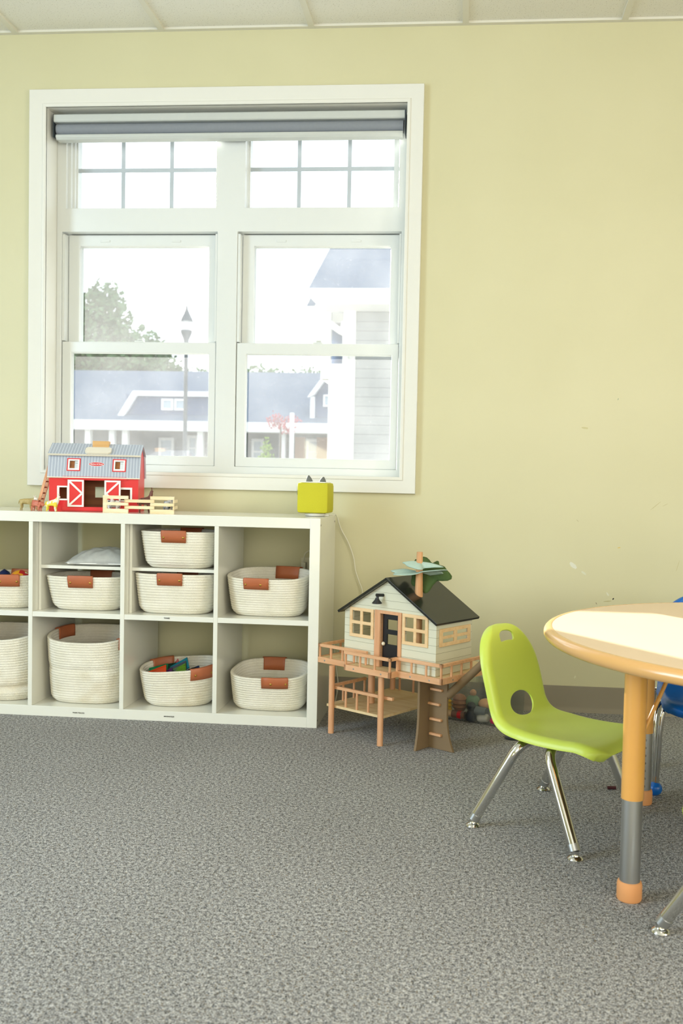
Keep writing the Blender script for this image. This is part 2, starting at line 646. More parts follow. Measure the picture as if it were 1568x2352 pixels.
# ceiling grid and wall angle
GX0 = -1.3571
g = B()
k = -3
while GX0 + .6096 * k < XR:
    x = GX0 + .6096 * k
    if x > XL:
        g.box(x - .012, x + .012, YB, -.012, H - .006, H + .006)
    k += 1
for j in range(0, 12):
    y = -.58 - .6096 * j
    if y > YB:
        g.box(XL, XR, y - .012, y + .012, H - .005, H + .005)
struct(g.build('trim_1', 'tbar'))
struct(B().box(XL, XR, -.020, 0, H - .005, H + .004).build('trim_2', 'tbar'))
# cove base: toe flare at the bottom
bb = [(-.006, .102), (-.0075, .098), (-.0075, .022), (-.011, .010), (-.019, .003), (-.020, 0), (0, 0), (0, .102)]
b = B()
b.prism([(y, z) for y, z in bb], XL, XR, Matrix(((0, 1, 0, 0), (1, 0, 0, 0), (0, 0, 1, 0), (0, 0, 0, 1))))
struct(b.build('baseboard_back', 'baseboard', smooth=True))
# ------------------------------------------------------------------ window
win = struct(bpy.data.objects.new('window_1', None))
COL.objects.link(win)
frame_bm(WX0, WX1, WZ0, WZ1, [(0, 0), (0, -.011), (.004, -.014), (.012, -.014), (.015, -.010), (.022, -.0115), (.034, -.014), (.046, -.018), (.0645, -.022), (.066, -.020), (.066, 0)]).build('casing', 'white_trim', win, smooth=True)
frame_bm(WX0, WX1, WZ0, WZ1, [(0, -.004), (0, .21), (.0115, .21), (.0115, -.004)]).build('jamb', 'white_trim', win)
TRZ0, TRZ1 = 2.022, 2.365        # transom glass
MUL0, MUL1 = -.541, -.428        # mullion
FY = .100                        # front of the frame
LZ0, LZ1 = .962, 1.924           # lower lights


def stepped(x0, x1, z0, z1, front, outer, steps, name, mat='vinyl'):
    """opening x0..x1,z0..z1 stepping back towards the glass"""
    prof = [(outer, .20), (outer, front)]
    for d, y in steps:
        prof.append((d, y))
    prof.append((prof[-1][0], .20))
    return frame_bm(x0, x1, z0, z1, prof).build(name, mat, win, smooth=False)


fb = B().holed((WX0, WX1), (WZ0, WZ1), [(WX0 + .040, MUL0 - .006, TRZ0, TRZ1), (MUL1 + .004, WX1 - .036, TRZ0, TRZ1), (WX0 + .022, -.537, LZ0 - .012, LZ1), (-.452, WX1 - .020, LZ0 - .012, LZ1)], FY, .20)
fb.build('frame', 'vinyl', win, bevel=.002)
stepped(WX0 + .066, MUL0 - .012, TRZ0 + .006, TRZ1 - .008, .120, .026, [(.014, .120), (.014, .140), (.006, .140), (.006, .158), (0, .158)], 'transom_sash')
stepped(MUL1 + .012, WX1 - .062, TRZ0 + .006, TRZ1 - .008, .120, .026, [(.014, .120), (.014, .140), (.006, .140), (.006, .158), (0, .158)], 'transom_sash')
for (x0, x1, vx) in ((WX0 + .060, MUL0 - .004, (at(284, 440, .17).x, at(395, 440, .17).x)), (MUL1 + .006, WX1 - .056, (at(687, 440, .17).x, at(802, 440, .17).x))):
    B().box(x0, x1, .168, .172, TRZ0, TRZ1).build('pane', 'glass_clean', win)
    g = B()
    for v in vx:
        g.box(v - .008, v + .008, .164, .1675, TRZ0, TRZ1)
    zz = at(400, 391, .165).z
    g.box(x0, x1, .1635, .1675, zz - .008, zz + .008)
    g.build('muntin_grid', 'muntin', win)
for (x0, x1) in ((WX0 + .022, -.537), (-.452, WX1 - .020)):
    gx0, gx1 = x0 + .052, x1 - .040
    # upper sash (outer track) and lower sash (inner track)
    b = B().holed((x0 + .014, x1 - .010), (1.425, LZ1 - .004), [(gx0 + .010, gx1 - .006, 1.466, 1.874)], .140, .185)
    b.build('upper_sash', 'vinyl', win, bevel=.002)
    B().box(gx0, gx1, .160, .164, 1.455, 1.88).build('pane', 'glass', win)
    b = B().holed((x0 + .002, x1 - .003), (LZ0 - .012, 1.466), [(x0 + .042, x1 - .032, .990, 1.420)], .106, .139)
    b.build('lower_sash', 'vinyl', win, bevel=.003)
    B().box(x0 + .035, x1 - .025, .122, .126, .985, 1.425).build('pane', 'glass', win)
    cxm = (x0 + x1) / 2
    B().box(cxm - .020, cxm + .020, .112, .132, 1.466, 1.473).box(cxm - .006, cxm + .016, .108, .12, 1.4735, 1.480).build('sash_lock', 'vinyl', win, bevel=.002)
    for q in (.26, .72):
        xx = x0 + (x1 - x0) * q
        B().box(xx - .020, xx + .020, .1365, .141, 1.890, 1.899).build('vent_latch', 'vinyl', win, bevel=.001)
    B().box(x0 + .001, x0 + .012, .104, .150, 1.47, 1.915).box(x1 - .009, x1 - .001, .104, .150, 1.47, 1.915).build('jamb_liner', 'vinyl', win)

# roller blind
bl = thing('roller_blind', 'rolled-up grey roller blind under the head of the white window', 'blind', (0, 0, 0))
c = [(.028, 2.352), (.024, 2.356), (.024, 2.380), (.028, 2.384), (.090, 2.384), (.090, 2.352)]
sw = Matrix(((0, 1, 0, 0), (1, 0, 0, 0), (0, 0, 1, 0), (0, 0, 0, 1)))
B().prism(c, -1.212, .238, sw).build('cassette', 'blind_case', bl, bevel=.001)
cyl = [(.057 + .027 * math.cos(a), 2.328 + .0250 * math.sin(a)) for a in [2 * math.pi * k / 28 for k in range(28)]]
B().prism(cyl, -1.206, .232, sw).build('fabric_roll', 'blind_fabric', bl, smooth=True)
B().prism([(.030, 2.303), (.028, 2.300), (.028, 2.292), (.036, 2.283), (.074, 2.283), (.074, 2.303)], -1.205, .231, sw).build('bottom_rail', 'blind_case', bl, smooth=True, bevel=.001)
for x0 in (-1.2155, .2385):
    B().box(x0, x0 + .003, .026, .088, 2.292, 2.384).build('end_cap', 'lamp_metal', bl)

# ------------------------------------------------------------------ cubby shelf
F, BK = -.429, -.039
T, CW, DV = .038, .335, .016
SH = .7632
xL = -(2 * T + 4 * CW + 3 * DV)
sh = thing('cubby_shelf', 'long white cubby shelf under the window holding rope baskets', 'shelf', (0, 0, 0))
zt = SH - T
B().box(xL + T, -T, F + .0015, BK, zt, SH).build('top_panel', 'shelf', sh, bevel=.0012)
B().box(xL + T, -T, F + .0015, BK, 0, T).build('bottom_panel', 'shelf', sh, bevel=.0012)
B().box(-T, 0, F, BK, 0, SH).build('side_panel', 'shelf', sh, bevel=.0015)
B().box(xL, xL + T, F, BK, 0, SH).build('side_panel', 'shelf', sh, bevel=.0015)
cells = []
zm0, zm1 = T + CW, zt - CW
zm0, zm1 = .3735, .3895
x = -T
for k in range(4):
    cells.append((x - CW, x))
    B().box(x - CW, x, F + .002, BK, zm0 - .0015, zm1 + .0015).build('middle_shelf', 'shelf', sh, bevel=.001)
    if k < 3:
        B().box(x - CW - DV, x - CW, F + .001, BK, T, zt).build('divider', 'shelf', sh, bevel=.001)
    x -= CW + DV
for body, px, py, nm in (('TRAIN TRACKS', 180, 1637.5, 'TRAIN'), ('MAGNATILES', 388, 1646, 'MAG'), ('TONIES', 383, 1420, 'TON')):
    p = at(px, py, F + .001)
    text_mesh('label_text', body, .0066, 'black', sh, Matrix.Translation((p.x, F + .0006, p.z)) @ FACE_FRONT, 'small black printed word ' + body.title())
for (xx, yy, zz) in ((.0003, F + .006, .738), (.0003, F + .006, .026), (.0003, BK - .03, .738)):
    B().lathe([(0, 0), (.0035, 0), (.0035, .0006), (0, .0006)], 12, Matrix.Translation((xx - .0002, yy + .006, zz)) @ Matrix.Rotation(R(90), 4, 'Y')).build('screw_hole', 'black', sh)

for ci, lab in ((1, 'white two-level shelf insert holding two rope baskets with tan handles'), (2, 'white two-level shelf insert holding a folded plastic bag above one basket')):
    a, c = cells[ci]
    t_ = thing('shelf_insert', lab, 'shelf insert', (0, 0, 0), group='shelf inserts')
    y0 = F + .048
    B().box(a + .001, a + .011, y0, BK - .005, zm1 + .0015, zt - .001).build('side_panel', 'shelf', t_, bevel=.0008)
    B().box(c - .011, c - .001, y0, BK - .005, zm1 + .0015, zt - .001).build('side_panel', 'shelf', t_, bevel=.0008)
    B().box(a + .011, c - .011, y0 + .001, BK - .005, .549, .561).build('shelf_board', 'shelf', t_, bevel=.0008)

# ------------------------------------------------------------------ rope baskets


def superell(a, A, Bq, e):
    ca, sa = math.cos(a), math.sin(a)
    return A * math.copysign(abs(ca) ** (2 / e), ca), Bq * math.copysign(abs(sa) ** (2 / e), sa)


def basket(cx, cy, z0, wt, dt, wb, db, h, rz, label, handles=(-90, 90), mat='rope', wave=None, rope=.0098, dent=None, e=3.2, hl=.092):
    t = thing('rope_basket', label, 'basket', (cx, cy, z0), rz, 'cotton rope storage baskets')
    n = max(6, round(h / rope))
    NA = 112

    def wall(a, q, off):
        # q 0..1 height
        s = q ** .75
        A = (wb + (wt - wb) * s) / 2 + off
        D = (db + (dt - db) * s) / 2 + off
        rr = min(1.0, q * h / .03)
        sh_ = (1 - rr) ** 2 * .016
        x, y = superell(a, A - sh_, D - sh_, e)
        z = q * h
        if wave:
            z += wave(a) * q
        if dent:
            d = dent(a, q)
            x, y = x * (1 + d), y * (1 + d)
        return Vector((x, y, z))
    b = B()
    prof = []
    for k in range(n):
        for m in range(6):
            ph = m / 6
            prof.append(((k + ph) / n, .0030 * math.sqrt(max(0, 1 - (2 * ph - 1) ** 2)) * 1.0))
    prof.append((1.0, 0))
    inner = [(q, -.0075 - o) for q, o in prof[::-1] if q > .05]
    full = prof + inner
    rings = []
    for q, o in full:
        rings.append([b.bm.verts.new(wall(2 * math.pi * i / NA, q, o)) for i in range(NA)])
    for A, C in zip(rings, rings[1:]):
        for i in range(NA):
            b.bm.faces.new((A[i], A[(i + 1) % NA], C[(i + 1) % NA], C[i]))
    b.bm.faces.new(rings[0][::-1])
    b.bm.faces.new(rings[-1])
    b.build('basket_wall', mat, t, smooth='all')
    for hd in handles:
        a0 = R(hd)
        # strip folded over the rim
        st = []
        for q, o in ((1 - .040 / h, .0050), (1 - .020 / h, .0056), (1 - .004 / h, .0056), (1 + .0035 / h, .0020), (1 + .0040 / h, -.0045), (1 + .0030 / h, -.0105), (1 - .005 / h, -.0135), (1 - .022 / h, -.0135), (1 - .040 / h, -.013)):
            st.append((q, o))
        pts = []
        c0 = wall(a0, 1, 0)
        # angles for the strip ends, by arc length
        angs = [a0]
        for sg in (-1, 1):
            acc, a, pv = 0, a0, c0
            seq = []
            while acc < hl / 2:
                a += sg * .01
                pn = wall(a, 1, 0)
                acc += (pn.xy - pv.xy).length
                pv = pn
            if sg < 0:
                lo = a
            else:
                hi = a
        b = B()
        NS = 10
        rows = []
        for i in range(NS + 1):
            a = lo + (hi - lo) * i / NS
            rows.append([wall(a, q, o) for q, o in st])
        th = .0022
        vs = [[b.bm.verts.new(p) for p in r] for r in rows]
        for i in range(NS):
            for j in range(len(st) - 1):
                b.bm.faces.new((vs[i][j], vs[i + 1][j], vs[i + 1][j + 1], vs[i][j + 1]))
        o = b.build('handle', 'leather', t, smooth=True, recalc=True)
        sm = o.modifiers.new('s', 'SOLIDIFY')
        sm.thickness = th
        sm.offset = 0
        for f in (.16, .84):
            a = lo + (hi - lo) * f
            q = 1 - .021 / h
            p = wall(a, q, .0062)
            nrm = (wall(a, q, .02) - wall(a, q, 0)).normalized()
            mt = Matrix.Translation(p) @ nrm.to_track_quat('Z', 'Y').to_matrix().to_4x4()
            B().lathe([(.0044, 0), (.0044, .001), (.003, .0024), (0, .003)], 14, mt).build('rivet', 'brass', o, smooth=True)
    return t


BY = -.288
basket(-.548, BY, .5615, .292, .235, .245, .19, .138, 0, 'white rope basket on the upper board, just under the shelf top')
basket(-.907, BY + .004, zm1 + .0015, .310, .235, .250, .18, .130, R(2), 'rope basket beneath the folded plastic bag')
basket(-.560, BY, zm1 + .0015, .308, .240, .270, .2, .150, 0, 'rope basket above the small printed word Tonies, on the lower board of its insert')
basket(-.211, BY + .012, zm1 + .0015, .305, .262, .262, .19, .154, R(-1), 'empty rope basket in the upper cubby beside the wall plug', handles=(-93, 80), wave=lambda a: .012 * math.sin(a))
basket(-1.262, BY, zm1 + .0015, .312, .235, .285, .2, .126, R(1.5), 'rope basket of bright small toys at the left edge, upper row', handles=(-74, 85))
basket(-1.255, -.27, T, .315, .27, .290, .24, .255, R(0), 'big slumped rope basket in the bottom cubby at the left edge', handles=(28, 208), wave=lambda a: -.014 * math.sin(-a) + .006 * math.cos(2 * a), mat='rope_stained', dent=lambda a, q: -.10 * math.exp(-((q - .26 - .05 * math.sin(a)) / .045) ** 2) + .05 * math.exp(-((q - .14) / .08) ** 2), e=2.6, rope=.0102)
basket(-.906, -.268, T, .318, .275, .285, .23, .258, R(0), 'tall stained rope basket above the words Train Tracks', handles=(157, 345), wave=lambda a: -.012 * max(0, -math.sin(a)) + .010 * math.sin(a), mat='rope_stained', dent=lambda a, q: -.035 * math.exp(-((q - .55) / .05) ** 2) * max(0, -math.sin(a)), e=2.7, rope=.0104)
basket(-.556, -.272, T, .300, .240, .245, .19, .148, R(12), 'twisted rope basket full of coloured magnetic tiles', handles=(-58, 118), wave=lambda a: .013 * math.cos(a) - .012 * math.sin(a) * -1 * .6, mat='rope_stained', e=2.6)
basket(-.202, -.268, T, .292, .265, .262, .2, .143, R(-1), 'empty rope basket in the bottom cubby at the right end of the shelf', handles=(-82, 92), wave=lambda a: .014 * math.sin(a))

# ---- toys in the left basket
tz = zm1
o = B().ball((0, 0, 0), .042, 3).build('toy_ball', 'blue', smooth=True)
o.data.materials.clear()
t = NT('patchwork_ball').set(.4)
v = t.n('ShaderNodeTexVoronoi')
v.inputs['Scale'].default_value = 38
t.l(t.obj(), v.inputs['Vector'])
sp = t.n('ShaderNodeSeparateColor')
t.l(v.outputs['Color'], sp.inputs[0])
c1 = t.mix(t.math('GREATER_THAN', sp.outputs[0], .45), lin('#e0622a'), lin('#e39b1f'))
c1 = t.mix(t.math('GREATER_THAN', sp.outputs[1], .72), c1, lin('#c01e22'))
t.base(t.mix(t.math('GREATER_THAN', sp.outputs[2], .86), c1, lin('#e8e2c8')))
o.data.materials.append(t.m)
o.location = (-1.192, -.285, .4870)
tag(o, 'round orange toy ball with red patches in the basket at the left edge', 'ball')
o = B().lathe([(.045, 0), (.04, .03), (.018, .07), (0, .082)], 20).build('toy_cone', plain('navy_plastic', '#12224f', .35), smooth=True, loc=(-1.264, -.270, zm1 + .058))
tag(o, 'dark blue pointed toy top in the basket at the left edge', 'toy')
o = B().lathe([(.0, 0), (.035, .01), (.035, .03), (.0, .04)], 20).build('toy_disc', plain('dark_green_plastic', '#36441c', .4), smooth=True, loc=(-1.330, -.28, zm1 + .085))
tag(o, 'dark green round toy beside the blue top, in the left edge basket', 'toy')
B().lathe([(.0, .041), (.008, .041), (.008, .046), (0, .046)], 12).build('peg', 'cream', o, smooth=True)

# ---- magnetic tiles
cols = [('#1f8f5a', 'green'), ('#e2501f', 'orange'), ('#5b1d5f', 'purple'), ('#14808f', 'teal'), ('#5f8c1c', 'lime'), ('#4d5560', 'clear grey'), ('#1c4c3c', 'dark green'), ('#163c70', 'blue')]
spots = [(-.630, -.297, .118, -14, 26, 10), (-.622, -.336, .120, -22, 20, 10), (-.594, -.348, .112, -24, 16, 10), (-.545, -.300, .140, -30, 22, 12), (-.543, -.338, .128, -28, 18, 8), (-.548, -.318, .134, -26, 20, 10), (-.607, -.262, .116, -10, 30, 14), (-.500, -.290, .108, -20, 30, 20)]
for (hx, nm), (x, y, z, ry, rx, rz) in zip(cols, spots):
    e_ = thing('magnetic_tile', nm + ' see-through square building tile sticking out of the twisted basket', 'toy tile', (x - .006, y, T + z - .001), group='magnetic tiles in the basket', rot=(R(rx), R(ry), R(rz)))
    mm = make_clear(nm.replace(' ', '_') + '_acrylic', hx, .72, .15)
    s_ = .037
    B().holed((-s_, s_), (-s_, s_), [(-s_ + .005, s_ - .005, -s_ + .005, s_ - .005)], -.003, .003, Matrix.Rotation(R(90), 4, 'X')).build('tile_frame', mm, e_, bevel=.001)
    B().box(-s_ + .005, s_ - .005, -s_ + .005, s_ - .005, -.001, .001).build('tile_window', mm, e_)
e_ = B().prism([(-.035, 0), (.035, 0), (0, .062)], -.003, .003).build('magnetic_tile', make_clear('red_acrylic', '#b01722', .75, .15), loc=(-.590, -.225, T + .095), rot=(R(-15), R(8), R(20)), bevel=.001)
tag(e_, 'red triangular see-through tile standing against the back handle in the twisted basket', 'toy tile', 'magnetic tiles in the basket')
o = B().ball((0, 0, 0), .026, 3, (1, 1, .8)).build('yarn_pom', plain('black_yarn', '#1d2220', .95, 0, .1, .4, 200), smooth=True, loc=(-.478, -.345, T + .128))
for v in o.data.vertices:
    v.co *= 1 + .22 * noise.noise(v.co * 120)
tag(o, 'small black woolly pom-pom beside the tiles in the twisted basket', 'pom-pom')

# ---- folded plastic bag


def bag_fn(sgn):
    def f(u, v):
        x, y = (u - .5) * .222, (v - .5) * .22
        e2 = max(0, 1 - abs(2 * u - 1) ** 2.4) * max(0, 1 - abs(2 * v - 1) ** 2.6)
        n1 = noise.noise(Vector((x * 11, y * 11, sgn))) * .016 + noise.noise(Vector((x * 34, y * 30, 3 + sgn))) * .006
        top = e2 ** .6 * .056 * (0.65 + .6 * u) + n1 * e2 ** .5
        z = .010 + top if sgn > 0 else .010 - .009 * min(1, e2 * 3)
        return (x, y, max(.0008, z))
    return f


b = B()
b.grid(bag_fn(1), 60, 44)
b.grid(bag_fn(-1), 60, 44)
bmesh.ops.remove_doubles(b.bm, verts=b.bm.verts[:], dist=.0003)
bag = b.build('plastic_bag', 'bag', smooth='all', loc=(-.8655, -.275, .5612), rot=(0, 0, R(4)))
tag(bag, 'crumpled frosted plastic bag lying on the upper board of the insert', 'bag')
B().grid(lambda u, v: ((u - .5) * .24, -.106 + .004 * math.sin(u * 20), .004 + .008 * v), 30, 2)
b = B()
b.tube([(-.10 + .20 * i / 12, -.1085 + .002 * math.sin(i), .0095) for i in range(13)], .0022, 8)
b.build('zip_seal', 'white_paint', bag, smooth=True)

# ------------------------------------------------------------------ barn toy
barn = thing('toy_barn', 'red wooden toy barn with grey striped roof on the shelf', 'toy barn', (-1.052, -.345, SH), R(11.5))
BW, BD = .330, .165
E1, E2, E3 = .134, .218, .256      # eave, break, ridge
doorh = (.129, .2104, .017, .118)
w1, w2 = (.038, .066, .047, .090), (.264, .300, .045, .086)
B().holed((0, BW), (0, E1 - .001), [doorh, w1, w2], 0, .006).build('front_wall', 'red', barn, bevel=.0005)
B().holed((.006, BW - .006), (0, E1 - .001), [(.140, .192, .050, .092)], BD - .006, BD).build('back_wall', 'barn_brown', barn)
B().box(.006, BW - .006, .006, BD - .006, 0, .006).build('floor_board', 'barn_brown', barn)
for x0 in (0, BW - .006):
    B().prism([(.0065, 0), (BD - .0005, 0), (BD - .0005, E1), (BD - .022, E2 - .004), (BD / 2, E3 - .005), (.022, E2 - .004), (.0065, E1)], x0, x0 + .006, sw).build('side_wall', 'red', barn, bevel=.0005)
for nm, fr in (('left', (.0300, .0715, .041, .096)), ('right', (.262, .3075, .040, .0935))):
    h_ = w1 if nm == 'left' else w2
    B().holed((fr[0], fr[1]), (fr[2], fr[3]), [h_], -.002, 0).build('window_trim', 'white_paint', barn)
# gambrel roof
sl_ = math.hypot(.024, E2 - E1)
ang = math.atan2(.024, E2 - E1)
lowm = Matrix.Translation((0, -.006, E1 - .004)) @ Matrix.Rotation(-ang, 4, 'X')
rw = [(.0735, .1040, .034, .064), (.242, .273, .034, .064)]
B().holed((-.006, BW + .006), (0, sl_ + .004), rw, 0, .0055, lowm).build('lower_roof', 'barn_roof', barn)
B().box(-.006, BW + .006, -.0005, .0060, -.0035, 0.0, lowm).build('roof_edge', 'cream_paint', barn)
lowb = Matrix.Translation((0, BD + .006, E1 - .004)) @ Matrix.Rotation(ang, 4, 'X')
B().holed((-.006, BW + .006), (0, sl_ + .004), [(.058, .098, .03, .075), (.222, .262, .03, .075)], -.0055, 0, lowb).build('lower_roof', 'barn_roof', barn)
yb, yr = .018, BD / 2
su = math.hypot(yr - yb + .006, E3 - E2 + .001)
au = math.atan2(E3 - E2, yr - yb)
upm = Matrix.Translation((0, yb - .010, E2 - .001)) @ Matrix.Rotation(au - R(90), 4, 'X')
B().box(-.007, BW + .007, 0, .0055, 0, su + .004, upm).build('upper_roof', 'barn_roof', barn)
B().box(-.0072, BW + .0072, -.0003, .0056, -.0035, 0.0, upm).build('roof_edge', 'cream_paint', barn)
upb = Matrix.Translation((0, BD - yb + .010, E2 - .001)) @ Matrix.Rotation(R(90) - au, 4, 'X')
B().box(-.007, BW + .007, -.0055, 0, 0, su + .004, upb).build('upper_roof', 'barn_roof', barn)
for h_ in rw:
    o = B().holed((h_[0] - .0095, h_[1] + .0095), (h_[2] - .0105, h_[3] + .0095), [(h_[0] - .0058, h_[1] + .0058, h_[2] - .0068, h_[3] + .0058)], -.0018, -.0002, lowm).build('dormer_trim', 'red', barn)
    B().holed((h_[0] - .0058, h_[1] + .0058), (h_[2] - .0068, h_[3] + .0058), [h_], -.0012, -.0002, lowm).build('dormer_frame', 'white_paint', o, label='white inner frame')
    B().box(h_[0], h_[0] + .017, .0065, .0085, h_[2] - .004, h_[3] + .004, lowm).build('dormer_back', 'barn_brown', o)
# logo oval
ov = Matrix.Translation((.1729, 0, 0))
lm = lowm @ Matrix.Translation((.1729, 0, .052))
b = B()
b.prism([(.0285 * math.cos(a), .0082 * math.sin(a)) for a in [2 * math.pi * i / 36 for i in range(36)]], -.0008, 0, lm)
o = b.build('logo_border', 'white_paint', barn)
b = B()
b.prism([(.0272 * math.cos(a), .0070 * math.sin(a)) for a in [2 * math.pi * i / 36 for i in range(36)]], -.0014, -.0008, lm)
b.build('logo_oval', 'oval_red', o)
text_mesh('logo_text', 'Melissa & Doug', .0072, 'white_paint', o, lm @ Matrix.Translation((0, -.0016, 0)) @ FACE_FRONT)
# handle
hm = upm @ Matrix.Translation((.1765, 0, 0))
b = B()
pl = []
for cx_, cz_, a0 in ((.036, .0305, 0), (-.036, .0305, 90), (-.036, .0135, 180), (.036, .0135, 270)):
    for k in range(7):
        a = R(a0 + 15 * k)
        pl.append((cx_ + .0125 * math.cos(a), cz_ + .0125 * math.sin(a)))
b.prism(pl, -.009, -.0002, hm)
hb = b.build('handle_plate', 'cream_paint', barn, smooth=True, bevel=.0012)
B().box(-.031, .031, yr - .024, yr + .014, E3 - .020, E3 + .0145, Matrix.Translation((.1785, 0, 0)), bevel=.002).build('handle_bar', 'tan_handle', barn)
# doors on a rail
B().box(.050, .287, -.0055, 0, .1205, .1330).build('door_rail', 'red', barn, bevel=.0006)
B().box(.050, .287, -.0055, 0, .002, .0165).build('door_rail', 'red', barn, bevel=.0006)
for x0, x1, sg in ((.0705, .1300, 1), (.2060, .2660, -1)):
    z0, z1 = .0175, .1195
    d = B().box(x0, x1, -.0095, -.0058, z0, z1).build('sliding_door', 'red', barn, bevel=.0005)
    f_ = .0065
    b = B().holed((x0, x1), (z0, z1), [(x0 + f_, x1 - f_, z0 + f_, z1 - f_)], -.0112, -.0097)
    zm = (z0 + z1) / 2
    xi, xo = (x1 - f_, x0 + f_) if sg > 0 else (x0 + f_, x1 - f_)
    for zc, zi in ((z1 - f_, zm), (z0 + f_, zm)):
        p, q = Vector((xo, 0, zc)), Vector((xi, 0, zi))
        dr = (q - p).normalized()
        nn = Vector((-dr.z, 0, dr.x)) * .0035
        b.prism([((p + nn).x, (p + nn).z), ((p - nn).x, (p - nn).z), ((q - nn).x, (q - nn).z), ((q + nn).x, (q + nn).z)], -.0111, -.0098)
    b.build('door_trim', 'white_paint', d, label='white cross braced trim')

# ladder leaning on the barn
lad = thing('toy_ladder', 'little wooden ladder leaning on the left side of the toy barn', 'toy ladder', (-1.112, -.305, SH), R(8))
tl = math.atan2(.046, .170)
lm_ = Matrix.Rotation(tl, 4, 'Y')
for y in (-.022, .022):
    B().box(-.005, .005, y - .003, y + .003, 0.0013, .180, lm_).build('ladder_rail', 'beech', lad, bevel=.0006)
for i in range(7):
    B().tube([lm_ @ Vector((0, -.019, .022 + .023 * i)), lm_ @ Vector((0, .019, .022 + .023 * i))], .0026, 8).build('rung', 'leather_dark', lad, smooth=True)

# ------------------------------------------------------------------ toy animals


def creature(name, label, loc, rz, L, hgt, colr, headup=.3, headlen=.3, belly=.24, tail=.2, neck=.16, leg=.055, extras=None, ears=True, headmat=None, groove=None):
    """one continuous skinned body; facing +x; L body length, hgt shoulder height"""
    V, E_, RAD = [], [], []

    def add(p, r, par=None):
        V.append(p)
        RAD.append(r)
        if par is not None:
            E_.append((par, len(V) - 1))
        return len(V) - 1
    bz = hgt * .74
    rb = belly * hgt
    r0 = add((0, 0, bz), rb)
    hip = add((-L * .36, 0, bz + .02 * hgt), rb * .86, r0)
    rump = add((-L * .48, 0, bz + .04 * hgt), rb * .6, hip)
    sho = add((L * .34, 0, bz + .03 * hgt), rb * .92, r0)
    nk = add((L * .52, 0, bz + headup * hgt * .55), neck * hgt, sho)
    hd = add((L * .60, 0, bz + headup * hgt), neck * hgt * .95, nk)
    mz = add((L * .60 + headlen * L, 0, bz + headup * hgt - .12 * hgt), neck * hgt * .6, hd)
    lr = leg * hgt
    for (par, x) in ((sho, L * .33), (hip, -L * .38)):
        for s in (-1, 1):
            back = -L * .035 if par == hip else L * .02
            a = add((x, s * rb * .55, bz * .72), lr * 1.9, par)
            k_ = add((x + back * -1, s * rb * .62, bz * .42), lr * 1.15, a)
            h_ = add((x + back, s * rb * .62, bz * .2), lr * .9, k_)
            add((x + back * .6 + L * .02, s * rb * .62, lr * .9), lr * 1.05, h_)
    if tail:
        ta = add((-L * .56, 0, bz), lr * .7, rump)
        add((-L * .60, 0, bz - tail * hgt), lr * .6, ta)
    me = bpy.data.meshes.new(name)
    me.from_pydata(V, E_, [])
    o = bpy.data.objects.new(name, me)
    COL.objects.link(o)
    o.modifiers.new('skin', 'SKIN').use_smooth_shade = True
    if not me.skin_vertices:
        pass
    sv = me.skin_vertices[0].data
    for i, r in enumerate(RAD):
        sv[i].radius = (r, r)
    sv[0].use_root = True
    ss = o.modifiers.new('sub', 'SUBSURF')
    ss.levels = ss.render_levels = 2
    dg = bpy.context.evaluated_depsgraph_get()
    m2 = bpy.data.meshes.new_from_object(o.evaluated_get(dg))
    bpy.data.objects.remove(o)
    m2.materials.clear()
    m2.materials.append(colr if not isinstance(colr, str) else M[colr])
    for p in m2.polygons:
        p.use_smooth = True
    zmin = min(v.co.z for v in m2.vertices)
    for v in m2.vertices:
        v.co.z -= zmin
    o = bpy.data.objects.new(name, m2)
    COL.objects.link(o)
    o.location = loc
    o.rotation_euler = (0, 0, rz)
    tag(o, label, 'toy animal', 'toy farm animals on the shelf')
    hp = Vector(V[hd]) - Vector((0, 0, zmin))
    if ears:
        for s in (-1, 1):
            B().tube([hp + Vector((-.01 * L, s * neck * hgt * .6, neck * hgt * .6)), hp + Vector((-.03 * L, s * neck * hgt * 1.3, neck * hgt * 1.5))], [neck * hgt * .34, neck * hgt * .08], 8).build('ear', headmat or (colr if not isinstance(colr, str) else M[colr]), o, smooth=True)
    return o, hp


def patch(name, a, b, c=None, scale=60, th=.5, axis=None, hi=None):
    t = NT(name).set(.5)
    f = t.ramp(t.noise(scale, 1), th - .02, th + .02)
    col_ = t.mix(f, lin(a), lin(b))
    if c:
        col_ = t.mix(t.math('GREATER_THAN', t.xyz()[axis or 0], hi), col_, lin(c))
    t.base(col_)
    return t.m


creature('toy_sheep', 'tan toy sheep with a white head, leftmost animal on the shelf', (-1.139, -.345, SH), R(4), .052, .048, patch('sheep_coat', '#a99358', '#b5a067', '#eceae2', 90, .5, 0, .029), headup=.28, headlen=.2, belly=.23, neck=.14, leg=.05)
creature('toy_pig', 'pink brown toy pig with lowered head between the sheep and the dog', (-1.077, -.393, SH), R(-6), .040, .041, patch('pig_skin', '#c9765c', '#c06a54', None, 60, .5), headup=-.06, headlen=.16, belly=.30, neck=.20, leg=.065, tail=.0)
creature('toy_dog', 'yellow and white toy dog with black tail in front of the red barn', (-1.020, -.390, SH), R(8), .042, .044, patch('dog_coat', '#e9d23f', '#efe9d8', '#f1eee2', 60, .52, 0, .020), headup=.62, headlen=.14, belly=.22, neck=.17, leg=.07, tail=.30)
creature('toy_cow', 'black and white toy cow behind the pale wooden fence', (-.812, -.315, SH), R(175), .048, .050, patch('cow_hide', '#f0f0ee', '#1d1d20', None, 70, .56), headup=.2, headlen=.2, belly=.24, neck=.14, leg=.06)
creature('toy_horse', 'brown toy horse with raised head behind the pale fence', (-.694, -.305, SH), R(20), .044, .062, patch('horse_coat', '#6d3f34', '#5f362d', None, 60, .5), headup=.68, headlen=.12, belly=.20, neck=.12, leg=.05)
